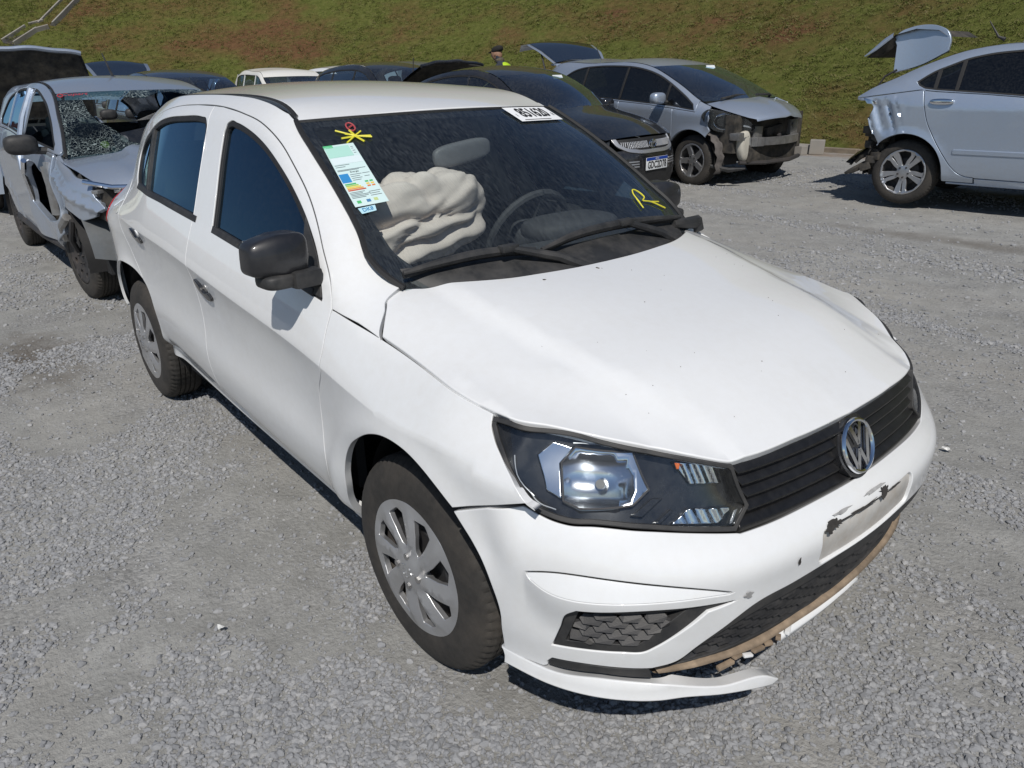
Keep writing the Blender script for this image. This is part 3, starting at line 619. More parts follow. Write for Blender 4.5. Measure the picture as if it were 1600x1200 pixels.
            if nm == 'rear_door':
                panel('window_divider', f, loop([(-2.125, 1.300), (-2.092, 1.308), (-1.945, 1.072), (-1.976, 1.070)]), PLASTIC, d, res=.03, r=.002, off=.0)
            else:
                panel('mirror_sail', f, loop(sm([(-.600, 1.125), (-.545, 1.085), (-.466, 1.020), (-.408, .937)]), [(-.49, .945), (-.535, .955)], sm([(-.545, .965), (-.56, 1.02), (-.60, 1.125)])), PLASTIC, d, res=.03, r=.003, off=.001)
            # handle: a dark cup, the grip and the round lock
            ang = -.42 if nm == 'front_door' else -.30
            ca, sa = math.cos(ang*.62), math.sin(ang*.62)
            def rot(P): return np.array([(hx[0]+x*ca-z*sa, hx[1]+x*sa+z*ca) for x, z in P])
            def bul(h, k):
                def g(u, v):
                    P, n = surf_n(f, np.stack([np.ravel(u), np.ravel(v)], 1), CEN)
                    x = ((np.ravel(u)-hx[0])*ca+(np.ravel(v)-hx[1])*sa)/.088; z = (-(np.ravel(u)-hx[0])*sa+(np.ravel(v)-hx[1])*ca+.004)/k
                    return P+n*(h*np.sqrt(np.clip(1-x*x*.8-z*z*.6, 0, 1)))[:, None]
                return g
            gr = panel('handle', bul(.012, .03), rot(sm([(.078, .004), (.052, .012), (.030, .002), (.010, .000), (-.008, .010), (-.045, .015), (-.070, .010), (-.076, -.004), (-.055, -.016), (0, -.021), (.055, -.019), (.076, -.008), (.078, .004)])[:-1]), GLOSSBLK, d, res=.014, r=.003, off=.002)
            panel('door_lock', f, rot(arc(.020, .014, .017, 0, 345, 24)), BAREM if nm == 'front_door' else WHITE, d, res=.012, r=.004, off=.004)
        panel('front_fender', f, fender, WHITE, car, res=.02, seam=.0013, r=.002, depth=.02, cuts=CUTS)
        panel('rocker_panel', f, rocker, WHITE, car, res=.04, seam=.002, depth=.03)
        panel('tail_light', f, loop(sm([(-2.92, 1.03), (-2.88, .96), (-2.83, .90), (-2.85, .84), (-2.98, .83)]), [(-3.02, .86), (-3.0, 1.0)]), RED, car, res=.03, off=.004)
        # indicator repeater slot free fender; black strip in the roof ditch
        xs = np.linspace(-.93, -2.8, 60); y = S(xs, HR(xs)); wv = np.interp(xs, [-2.8, -1.7, -.93], [.0008, .002, .009])
        zr = HR(xs); P = np.stack([np.stack([xs, sd*(y+.001), zr-.003], 1), np.stack([xs, sd*(y-.002-wv*.3), zr+.0005], 1), np.stack([xs, sd*(y-.004-wv), zr+.0015], 1), np.stack([xs, sd*(y-.008-wv), zr-.006], 1)], 1)
        grid('roof_trim', P, RUBBER, car, center=(-1.5, 0, 1.0))
    fl = loop(arc(-2.47, 1.0, .075, 0, 350, 36)*[1, 1]); panel('fuel_flap', Sfn(-1), fl, WHITE, car, res=.03, r=.003, off=.0015)
    # --- roof
    q = np.linspace(-.985, .985, 41); top = screen(q, 1.0+0*q)
    xs = np.linspace(-.93, -2.86, 50); yr = S(xs, HR(xs))-np.interp(xs, [-2.8, -1.7, -.93], [.004, .006, .013])
    rl = loop(np.stack([top[:, 0]-.004, top[:, 1]], 1), np.stack([xs, yr], 1), np.stack([xs[::-1], -yr[::-1]], 1))
    panel('roof', Rp, rl, WHITE, car, res=.045, depth=.02, r=.005, dd=.03)
    # --- bonnet
    hr = [(-.063, 0), (-.066, .12), (-.078, .24), (-.095, .34), (-.135, .44), (-.185, .52), (-.232, .568)]
    sh = [(-.252, .598), (-.239, .631), (-.203, .661), (-.148, .708)]
    a = np.array(HTS); pf = front(a, np.array(HTZ)); xe = np.linspace(-.141, .288, 24)
    half = np.vstack([sm(hr), sm(sh), np.stack([xe, S(xe, HE(xe))-.002], 1), sm([(p[0]-.003, p[1]) for p in pf[::-1]])])
    ho = loop(half, (half*[1, -1])[::-1])
    panel('hood', Hp, ho, WHITE, car, res=.026, seam=.002, depth=.018, r=.004)
    # --- windscreen
    es = sm([(-.986, 1.0), (-.986, .96), (-.97, .798), (-.948, .549), (-.945, .308), (-.962, .191), (-.941, .11), (-.89, .03)])
    wo = loop(es*[-1, 1], es[::-1])
    scr = panel('windscreen', screen, wo, G_WIND, car, res=.09, r=.001, depth=.002, off=-.004, dd=.03)
    wi = loop(sm([(-.915, .955), (-.90, .798), (-.872, .549), (-.862, .308), (-.85, .20), (-.80, .115)])*[-1, 1], sm([(-.80, .115), (-.85, .20), (-.862, .308), (-.872, .549), (-.90, .798), (-.915, .955)]))
    panel('windscreen_border', screen, wo, GLOSSBLK, scr, holes=[wi], res=.08, r=.0006, depth=.001, off=-.009, dd=.03)
    # rubber along the edge of the glass
    for sd in (-1, 1):
        bm = bmesh.new(); e = es[3:] if False else es
        tube(bm, [screen(p[0]*sd*-1.0, p[1])+np.array([0, 0, -.001]) for p in e[::3]], .009, 6); bm_obj('windscreen_seal', bm, RUBBER, scr)
    bm = bmesh.new(); tube(bm, [screen(v, 1.002)-np.array([0, 0, .006]) for v in np.linspace(-.98, .98, 30)], .006, 6); bm_obj('windscreen_seal', bm, RUBBER, scr)
    # cowl: black ribbed plastic between bonnet and glass
    hh = sm(hr[:-1]+[(-.215, .552)]); hy = np.concatenate([-hh[::-1, 1], hh[1:, 1]]); hx = np.concatenate([hh[::-1, 0], hh[1:, 0]])
    rows = []
    for t, dz in ((0, -.050), (.001, -.022), (.35, -.004), (.8, .0), (1, .002)):
        b = np.stack([hx+.03*(1-t)*(1-np.abs(hy)/.56*.6), hy*(1-.03*(1-t)), hood(hx+.01, hy)-.014], 1); qq = np.clip(hy/.632, -.94, .94); g = screen(qq, .115+0*qq)
        rows.append(b*(1-t)+g*t+np.array([0, 0, dz]))
    cw = grid('cowl_panel', np.stack(rows, 1), PLASTIC, car, center=(-.3, 0, .5))
    bm = bmesh.new()
    for v in np.linspace(-.50, .50, 74):
        x0 = float(np.interp(v, hy, hx)); p = np.array([x0-.012, v, float(hood(x0, v))-.010]); box(bm, p+np.array([-.018, 0, -.003]), (.04, .004, .012), Matrix.Rotation(.3, 3, 'Y'))
    bm_obj('cowl_rib', bm, PLASTIC, cw, None)['kind'] = 'stuff'
    def scr3(q_, t_, w): 
        P, n = surf_n(screen, np.array([[q_, t_]]), CEN); return P[0]+n[0]*w
    for pts, piv, elbow in (([(-.885, .070), (-.72, .095), (-.559, .110), (-.42, .108), (-.29, .095)], (-.06, -.02), (-.42, .108)), ([(-.262, .088), (-.05, .125), (.169, .135), (.5, .118), (.79, .085)], (.66, -.03), (.30, .128))):
        bm = bmesh.new(); e3 = scr3(elbow[0], elbow[1], .040); p3 = scr3(piv[0], piv[1], .012)
        tube(bm, [p3, p3*.6+e3*.4+np.array([0, 0, .012]), e3], [.018, .014, .010], 8); box(bm, e3, (.03, .06, .02), bev=.006)
        w = bm_obj('wiper', bm, PLASTIC, car)
        bm = bmesh.new(); P = [scr3(a_, b_, .016) for a_, b_ in sm(pts, 4)]; tube(bm, P, .007, 6); bm_obj('wiper_rubber', bm, RUBBER, w)
        bm = bmesh.new(); P2 = [scr3(a_, b_, .030) for a_, b_ in sm(pts, 4)]; n = len(P2)
        tube(bm, P2, [.006+.008*math.sin(math.pi*i/(n-1)) for i in range(n)], 8); bm_obj('wiper_blade', bm, PLASTIC, w)
    # right end of the cowl shows as a black cap beside the far pillar
    bm = bmesh.new(); tube(bm, [scr3(.74, .075, .01), scr3(.88, .05, .015), scr3(.965, .035, .018), scr3(.985, .0, .0)], [.014, .02, .026, .02], 8); bm_obj('cowl_cap', bm, PLASTIC, car)
    # --- bumper
    zt = spl([.432, .478, .606, .726, .836, .894], [.498, .515, .544, .556, .551, .536]); zl = spl([.432, .478, .562, .664, .765, .845, .894], [.498, .506, .513, .514, .511, .518, .536])
    def bum(s, z, part=0):
        P = front(s, z); a_ = np.abs(s); e = 1e-3
        n = front(s, z)*0; dxy = front(s+e, z)-front(s-e, z); n = np.stack([dxy[..., 1], -dxy[..., 0], 0*dxy[..., 0]], -1); n /= np.linalg.norm(n, axis=-1, keepdims=True)+1e-9
        inr = (a_ > .432) & (a_ < .894); T = zt(a_); L = zl(a_); w = np.maximum(T-L, 0)*inr
        h = .50*w; kk = np.where(z > (T+L)/2, 0.0, sst(L-.13, L, z)) if part == 0 else np.clip((T-z)/np.maximum(w, 1e-4), 0, 1.0)
        return P+n*(h*kk)[..., None]
    hlb = [(-1.045, .632), (-1.002, .652), (-.909, .676)]
    btop = np.vstack([[(-1.10, .606), (-1.002, .649), (-.909, .672)], sm([(-.88, .662), (-.845, .654), (-.806, .650), (-.748, .652), (-.647, .644), (-.518, .628), (-.407, .610)]), sm([(-.40, .608), (-.31, .608), (-.19, .61), (0, .611)])])
    bside = sm([(-.972, .285), (-.970, .345), (-.967, .397), (-.992, .479), (-1.049, .551), (-1.10, .603)])
    lgo = sm([(-.603, .317), (-.542, .333), (-.503, .367), (-.442, .410), (-.376, .448), (-.27, .461), (-.177, .467), (0, .471)])
    blow = np.vstack([[(-.972, .283), (-.858, .281), (-.847, .288), (-.847, .300), (-.835, .313)], sm([(-.833, .314), (-.765, .319), (-.61, .317)]), lgo])
    hb = np.vstack([bside, btop]); full = loop(hb, fm(btop)[::-1], fm(bside)[::-1], fm(blow), blow[::-1])
    fog = loop(sm([(-.831, .358), (-.812, .41), (-.792, .463), (-.772, .480)]), sm([(-.772, .480), (-.642, .491), (-.537, .487), (-.488, .483), (-.429, .476)]), sm([(-.493, .467), (-.527, .436), (-.601, .383), (-.623, .371), (-.679, .368)]), sm([(-.679, .368), (-.762, .364), (-.831, .358)]))
    PLATE = rrect(-.194, .477, .194, .559, .014)
    as_ = np.linspace(.440, .886, 50); spear = loop(np.stack([-as_, zt(as_)], 1), np.stack([-as_[::-1], zl(as_[::-1])], 1)[1:-1])
    bp_ = panel('front_bumper', bum, full, WHITE, car, holes=[fog, fm(fog), spear, fm(spear), PLATE], res=.012, dd=.010, r=.003, seam=.001, depth=.025)
    for o_ in (spear, fm(spear)): panel('bumper_facet', lambda a, b: bum(a, b, 1), o_, WHITE, bp_, res=.012, dd=.008, r=.0008, seam=.0008, depth=.012)
    # hexagon scale mesh used by the three lower openings
    def scales(name, outline, fn, par, sx, sz, z0, off):
        outline = np.array(outline); lo, hi = outline.min(0), outline.max(0); bm = bmesh.new(); row = 0; z = z0
        while z < hi[1]+sz:
            s0 = lo[0]-sx+(sx/2 if row % 2 else 0)
            while s0 < hi[0]+sx:
                c = np.array([[s0, z]]); hexo = np.array([(-.46, .0), (-.30, -.62), (.30, -.62), (.46, .0), (.30, .48), (-.30, .48)])*[sx, sz]+c[0]
                if inpoly(outline, c)[0]:
                    for i in range(6):
                        for q_ in range(12):
                            if inpoly(outline, hexo[i:i+1])[0]: break
                            hexo[i] = hexo[i]*.85+c[0]*.15
                    P, n = surf_n(fn, np.vstack([hexo, hexo*[1, 1]]), CEN); n = n*(1 if n[0, 0] > 0 else -1)
                    w = np.array([.004, .010, .010, .004, -.004, -.004])
                    vs_ = [bm.verts.new(P[i]+n[i]*(off+w[i])) for i in range(6)]
                    lo_ = [bm.verts.new(P[i]+n[i]*(off+w[i]*.2-.012)+np.array([0, 0, .003])) for i in range(4)]
                    bm.faces.new(vs_)
                    for i in range(3): bm.faces.new((vs_[i], vs_[i+1], lo_[i+1], lo_[i]))
                s0 += sx
            z += sz*1.02; row += 1
        bmesh.ops.recalc_face_normals(bm, faces=bm.faces)
        o = bm_obj(name, bm, PLASTIC_D, par, None); o['kind'] = 'stuff'; return o
    fmesh = loop(sm([(-.801, .379), (-.786, .42), (-.772, .463)]), [(-.537, .476)], sm([(-.545, .470), (-.571, .448), (-.608, .414), (-.642, .389)]), [(-.721, .388)])
    for sd in (-1, 1):
        o_, m_ = (fog, fmesh) if sd < 0 else (fm(fog), fm(fmesh))
        fg = panel('fog_light_frame', front, o_, PLASTIC, bp_, holes=[m_], res=.02, r=.002, off=-.002, depth=.03, dd=.008)
        panel('fog_light_backing', front, m_, RUBBER, fg, res=.03, r=.001, off=-.024)
        scales('mesh_scale', dens(m_, .01), front, fg, .056, .0150, .386, -.006)
        st = np.array([(-.845, .288), (-.847, .302), (-.833, .311), (-.765, .316), (-.61, .314), (-.598, .284), (-.721, .294), (-.809, .288)]); st = st if sd < 0 else fm(st)
        panel('bumper_strip', front, st, PLASTIC, bp_, res=.02, r=.003, off=-.003, depth=.02)
    def lgf(s, z):
        P = front(s, z); e = 1e-3; d = front(s+e, z)-front(s-e, z); n = np.stack([d[..., 1], -d[..., 0], 0*d[..., 0]], -1); n /= np.linalg.norm(n, axis=-1, keepdims=True)+1e-9
        return P-n*(.010+.030*sst(.47, .28, z))[..., None]
    lgi = sm([(-.552, .288), (-.493, .325), (-.456, .364), (-.371, .416), (-.27, .432), (-.177, .436), (0, .440)])
    lgo2 = np.vstack([[(-.596, .284)], lgo]); bot = np.array([(-.596, .280), (-.552, .279), (-.3, .279), (0, .279)])
    ring_o = loop(lgo2, fm(lgo2)[::-1], fm(bot)[1:], bot[::-1][:-1]); ring_i = loop(lgi, fm(lgi)[::-1], [(.50, .290), (-.50, .290)])
    lg = panel('lower_grille', lgf, ring_o, PLASTIC, bp_, holes=[ring_i], res=.02, r=.003, off=.008, depth=.03, dd=.01)
    panel('grille_backing', lgf, ring_i, RUBBER, lg, res=.04, r=.001, off=-.03)
    scales('mesh_scale', dens(ring_i, .01), lgf, lg, .066, .0175, .296, -.006)
    # torn white lip: whole on the near side, broken off before the middle
    def lip(o_, name, par=car):
        return panel(name, lambda s, z: front(s, z)+np.stack([.014*sst(.30, .27, z), 0*s, 0*s], -1), o_, WHITE, par, res=.014, r=.004, depth=.03, dd=.01)
    l1 = loop(sm([(-.985, .290), (-.97, .289), (-.909, .284), (-.858, .280), (-.721, .287), (-.596, .279), (-.434, .239), (-.302, .214), (-.263, .187)]), sm([(-.285, .180), (-.35, .198), (-.434, .217), (-.532, .235), (-.593, .236), (-.674, .238), (-.762, .240), (-.858, .243), (-.968, .250), (-.985, .25)]))
    lip(l1, 'bumper_lip')
    FOAM = simple('tan_foam', (.27, .205, .145), .9, var=.35, vs=22, dust=(.10, .08, .06), dusta=.5, dusts=30)
    ss = np.linspace(-.592, .60, 150); w1 = .007+.005*(vnoise(ss*30, 0*ss, 3)-.5)-.004*sst(-.1, .3, ss); zc = .279+.004*(vnoise(ss*9, 0*ss, 8)-.5)-.010*np.exp(-((ss+.30)/.10)**2)
    rows = [lgf(ss, zc+k*w1)+np.array([d, 0, 0]) for k, d in ((-1.3, -.01), (-1, .012), (0, .024), (1, .012), (1.2, -.02))]
    grid('torn_lower_edge', np.stack(rows, 1), FOAM, car, center=(0, 0, .3))
    s2 = np.linspace(-.235, .10, 40); tp = (s2+.235)/.335
    rows = [lgf(s2, .268-.002*(1-tp)-k*(.026*(1-tp)**.8+.002))+np.array([d, 0, 0]) for k, d in ((0, .010), (.15, .026), (1, .020), (1.05, .0))]
    grid('bumper_lip', np.stack(rows, 1), WHITE, car, center=(0, 0, .3))
    for k in range(7):
        bm = bmesh.new(); s_ = -.40+.034*k; p = lgf(np.array(s_), np.array(.262)); box(bm, p+np.array([.022, 0, random.uniform(-.008, .006)]), (.012, random.uniform(.02, .05), random.uniform(.006, .014)), Matrix.Rotation(random.uniform(-.6, .6), 3, 'Z') @ Matrix.Rotation(random.uniform(-.4, .4), 3, 'X'), .002); bm_obj('shard', bm, WHITE if k in (2, 6) else FOAM, car, 40)
    # plate recess with scuffs
    pl = panel('plate_recess', bum, PLATE*[1.02, 1]+[0, 0], simple('bare_primer', (.47, .46, .44), .65, var=.14, vs=14, dust=(.33, .25, .17), dusta=.45, dusts=16), bp_, res=.012, r=.001, off=-.008, depth=.004)
    SCUFF = simple('scraped_plastic', (.035, .032, .03), .7, var=.3, vs=60); SMEAR = simple('grey_smear', (.34, .34, .34), .7, var=.3, vs=40)
    def blot(c, rx, rz, n=22, jag=.35, m=SCUFF, off=.0035):
        t = np.linspace(0, 2*math.pi, n, endpoint=False); rr = 1+RNG.uniform(-jag, jag, n)
        panel('scuff', bum, np.stack([c[0]+rx*rr*np.cos(t), c[1]+rz*rr*np.sin(t)], 1), m, bp_, res=.01, r=.0004, off=off, depth=.001, dd=.006)
    blot((-.155, .563), .022, .0075, 30, .4); blot((-.172, .557), .012, .007, 20, .5); blot((.048, .566), .018, .008, 26, .4); blot((.036, .558), .010, .005); blot((-.06, .5625), .09, .0026, 40, .5); blot((.09, .561), .03, .002)
    blot((-.27, .52), .003, .010, 10); blot((-.40, .485), .010, .006, 12, .6, SMEAR); blot((-.115, .576), .03, .003, 14, .4, SMEAR); blot((.02, .578), .045, .003, 14, .4, SMEAR)
    # --- grille
    gin = [(-.398, .744), (-.383, .702), (-.361, .652), (-.405, .614)]
    gend = lambda z: np.interp(z, [.614, .652, .702, .744], [.405, .361, .383, .398])
    go = loop([(-.405, .613), (-.361, .652), (-.383, .702), (-.398, .746)], sm([(-.36, .751), (-.2, .753), (0, .753), (.2, .753), (.36, .751)]), [(.398, .746), (.383, .702), (.361, .652), (.405, .613)])
    gr = panel('grille', front, go, RUBBER, car, res=.03, r=.001, off=-.030)
    for k in range(5):
        z0 = .6155+.0272*k; z1 = z0+(.0155 if k else .014)
        def sl(s, z, z0=z0, z1=z1):
            P = front(s, z); t = (z-z0)/(z1-z0); P[..., 0] += -.018+.018*(1-t); return P
        e0, e1 = gend(z0)-.004, gend(z1)-.004; xs = np.linspace(-1, 1, 60)
        panel('grille_slat', sl, loop(np.stack([xs*e0, 0*xs+z0], 1), np.stack([xs[::-1]*e1, 0*xs+z1], 1)), SLAT, gr, res=.03, r=.003, depth=.016)
    # emblem: chrome ring and letters on a dark disc
    ec = front(np.array(0.), np.array(.680)); ec = np.array([ec[0]+.006, 0, .680]); tilt = .38
    ax = np.array([math.cos(tilt), 0, math.sin(tilt)]); up = np.array([-math.sin(tilt), 0, math.cos(tilt)]); rt = np.array([0, 1., 0])
    ef = lambda u, v, w: Vector(ec+rt*u+up*v+ax*w)
    bm = bmesh.new(); ring = []
    for k in range(48):
        t = 2*math.pi*k/48; row = []
        for j in range(8):
            b = 2*math.pi*j/8; rr = .0600+.0055*math.cos(b); row.append(bm.verts.new(ef(rr*math.cos(t), rr*math.sin(t), .004+.006*math.sin(b))))
        ring.append(row)
    for k in range(48):
        for j in range(8): bm.faces.new((ring[k][j], ring[(k+1) % 48][j], ring[(k+1) % 48][(j+1) % 8], ring[k][(j+1) % 8]))
    em = bm_obj('emblem', bm, CHROME, car)
    bm = bmesh.new(); prism(bm, arc(0, 0, .074, 0, 352, 40), lambda u, v, w: ef(u, v, w-.022), .020); bm_obj('emblem_disc', bm, GLOSSBLK, em)
    def stroke(bm, pts, wd, fn, h):
        for (a0, b0), (a1, b1) in zip(pts, pts[1:]):
            d = np.array([a1-a0, b1-b0]); L = np.linalg.norm(d); d /= L; n = np.array([-d[1], d[0]])*wd/2; p, q_ = np.array([a0, b0]), np.array([a1, b1])
            o = [p+n, p-n, q_-n, q_+n]; 
            if area2(np.array(o)) < 0: o = o[::-1]
            prism(bm, o, fn, h)
    bm = bmesh.new(); stroke(bm, [(-.024, .055), (0, .004), (.024, .055)], .0115, ef, .007)
    stroke(bm, [(-.050, .034), (-.020, -.052), (0, -.008), (.020, -.052), (.050, .034)], .0115, ef, .0065); bm_obj('emblem_letters', bm, CHROME, em, None)
    # --- headlights
    HLo = [sm([(-1.054, .820), (-.987, .819), (-.892, .812), (-.745, .796), (-.584, .775), (-.474, .761), (-.402, .746)]), sm([(-.400, .745), (-.385, .702), (-.363, .653)]), sm([(-.365, .650), (-.407, .613)]), sm([(-.41, .612), (-.518, .629), (-.647, .646), (-.748, .654), (-.806, .652), (-.845, .656), (-.88, .664), (-.904, .677)]), sm([(-.906, .680), (-.931, .709), (-.978, .755), (-1.027, .785), (-1.049, .803)])]
    hl = loop(*HLo)
    main = np.array([(-.852, .752), (-.824, .781), (-.652, .777), (-.604, .708), (-.655, .684), (-.787, .677), (-.830, .687)])
    side = np.array([(-.904, .764), (-.878, .788), (-.828, .779), (-.853, .750), (-.833, .690), (-.872, .702)])
    upp = np.array([(-.535, .755), (-.434, .746), (-.417, .704), (-.500, .711)]); low = np.array([(-.554, .646), (-.508, .668), (-.396, .654), (-.437, .630)])
    for sd in (-1, 1):
        X = (lambda o: np.array(o)) if sd < 0 else fm
        h = panel('headlight', front, X(hl), GLOSSBLK, car, holes=[X(main)], res=.03, r=.001, off=-.030, depth=.004, dd=.012)
        li = dens(hl if area2(hl) > 0 else hl[::-1], .012); inn = li-outn(li)*.010
        panel('headlight_rim', front, X(hl), PLASTIC, h, holes=[X(inn)], res=.02, r=.002, off=.001, depth=.03, seam=.0005, dd=.012)
        panel('headlight_lens', front, X(inn), G_CLEAR, h, res=.03, r=.0005, off=-.003, depth=.001, dd=.012)
        mc = main.mean(0)
        def bowl(s, z, mc=mc*np.array([1 if sd < 0 else -1, 1])):
            P, n = surf_n(front, np.stack([np.ravel(s), np.ravel(z)], 1), CEN); d = np.sqrt(((np.ravel(s)-mc[0]-.02*sd)/.12)**2+((np.ravel(z)-mc[1])/.052)**2)
            fac = .006*np.round(np.sin(np.ravel(s)*60)*1.5)/1.5*(np.ravel(z) < mc[1]); return P-n*((.018+.034*np.clip(1-d*d, 0, 1))+fac*.12)[:, None]
        rf = panel('reflector', bowl, X(main), LAMPCHR, h, res=.012, r=.002, off=0, depth=.02, dd=.01)
        rim = dens(main if area2(main) > 0 else main[::-1], .012)
        panel('reflector_rim', front, X(rim), STEEL, h, holes=[X(rim-outn(rim)*.0035)], res=.02, r=.0008, off=-.014, depth=.01)
        bm = bmesh.new(); c3, n3 = surf_n(front, X(mc[None]), CEN); c3 = c3[0]; n3 = n3[0]; tube(bm, [c3-n3*.07, c3-n3*.035], [.014, .010], 12); bm_obj('bulb', bm, GLOSSBLK, rf)
        panel('reflector', front, X(side), LAMPCHR, h, res=.02, r=.003, off=-.020, depth=.01)
        def rip(s, z):
            P, n = surf_n(front, np.stack([np.ravel(s), np.ravel(z)], 1), CEN); return P-n*(.018+.0022*np.sin(np.ravel(s)*210+np.ravel(z)*90)+.10*(np.ravel(z)-.69)*.1)[:, None]
        panel('reflector', rip, X(upp), LAMPCHR, h, res=.0045, r=.002, off=0, depth=.01)
        panel('reflector', rip, X(low), LAMPCHR, h, res=.0045, r=.002, off=0, depth=.01)
        panel('indicator_bulb', front, X([(-.533, .753), (-.520, .752), (-.523, .741), (-.530, .741)]), ORANGE, h, res=.01, r=.002, off=-.010, depth=.004)
        # fins of the dark bezel and the thin light line
        for a_ in ([(-.66, .668), (-.60, .694), (-.57, .692), (-.63, .664)], [(-.60, .650), (-.552, .672), (-.545, .668), (-.585, .648)]): panel('headlight_fin', front, X(a_), GLOSSBLK, h, res=.02, r=.002, off=-.018, depth=.01)
        for pts in ([(-.955, .765), (-.915, .707), (-.893, .690)], [(-.905, .700), (-.886, .682), (-.84, .672)], [(-.83, .786), (-.80, .787), (-.66, .783), (-.55, .768)]):
            bm = bmesh.new(); tube(bm, [surf_n(front, X([p]), CEN)[0][0]-surf_n(front, X([p]), CEN)[1][0]*.014 for p in sm(pts, 5)], .0016, 5); bm_obj('headlight_line', bm, HUBCAP, h)
        panel('headlight_mark', front, X([(-.398, .648), (-.388, .650), (-.408, .627), (-.416, .626)]), HUBCAP, h, res=.02, r=.001, off=-.008, depth=.002)
    return car
# ------------------------------------------------------------------ wheels
TYRE_CACHE = {}
def tyre_mesh(rad, rim, wid):
    """outer face at y = 0 looking to -y, tread towards +y"""
    key = (rad, rim, wid)
    if key in TYRE_CACHE: return TYRE_CACHE[key]
    h = rad-rim; pr = [(rim-.004, .030), (rim+.002, .010), (rim+.004, .004)]
    for t in np.linspace(.0, 1, 7): pr.append((rim+.008+t*(h-.030), -.004*math.sin(math.pi*t)-.004+.010*t*t))
    pr += [(rad-.016, .010), (rad-.008, .018), (rad-.003, .028)]
    nb = 5; w0, w1 = .030, wid-.030
    for k in range(nb):
        a = w0+(w1-w0)*k/nb; b = w0+(w1-w0)*(k+1)/nb; g = .004
        pr += [(rad, a+g), (rad, b-g), (rad-.007, b-g+.0015), (rad-.007, b+g-.0015)] if k < nb-1 else [(rad, a+g), (rad, b-g)]
    pr += [(rad-.004, wid-.026), (rad-.016, wid-.010), (rad-.05, wid), (rim, wid-.02), (rim-.01, wid-.03)]
    P = np.array(pr); n = 192; V = np.zeros((n, len(P), 3))
    for k in range(n):
        t = 2*math.pi*k/n; r = P[:, 0].copy()
        groove = (k % 3 == 0)
        if groove: r[10:13] -= np.array([.003, .006, .006]); r[(r > rad-.001)] -= .002
        V[k, :, 0] = r*math.cos(t); V[k, :, 1] = P[:, 1]; V[k, :, 2] = r*math.sin(t)
    V = V.reshape(-1, 3); m = len(P); F = []
    for k in range(n):
        for i in range(m-1):
            a = k*m+i; b = ((k+1) % n)*m+i; F.append((a, a+1, b+1, b))
    me = D.meshes.new('tyre'); me.from_pydata(V.tolist(), [], F); me.materials.append(TYRE)
    me.polygons.foreach_set('use_smooth', np.full(len(F), True)); me.set_sharp_from_angle(angle=R(38)); me.update()
    TYRE_CACHE[key] = me; return me
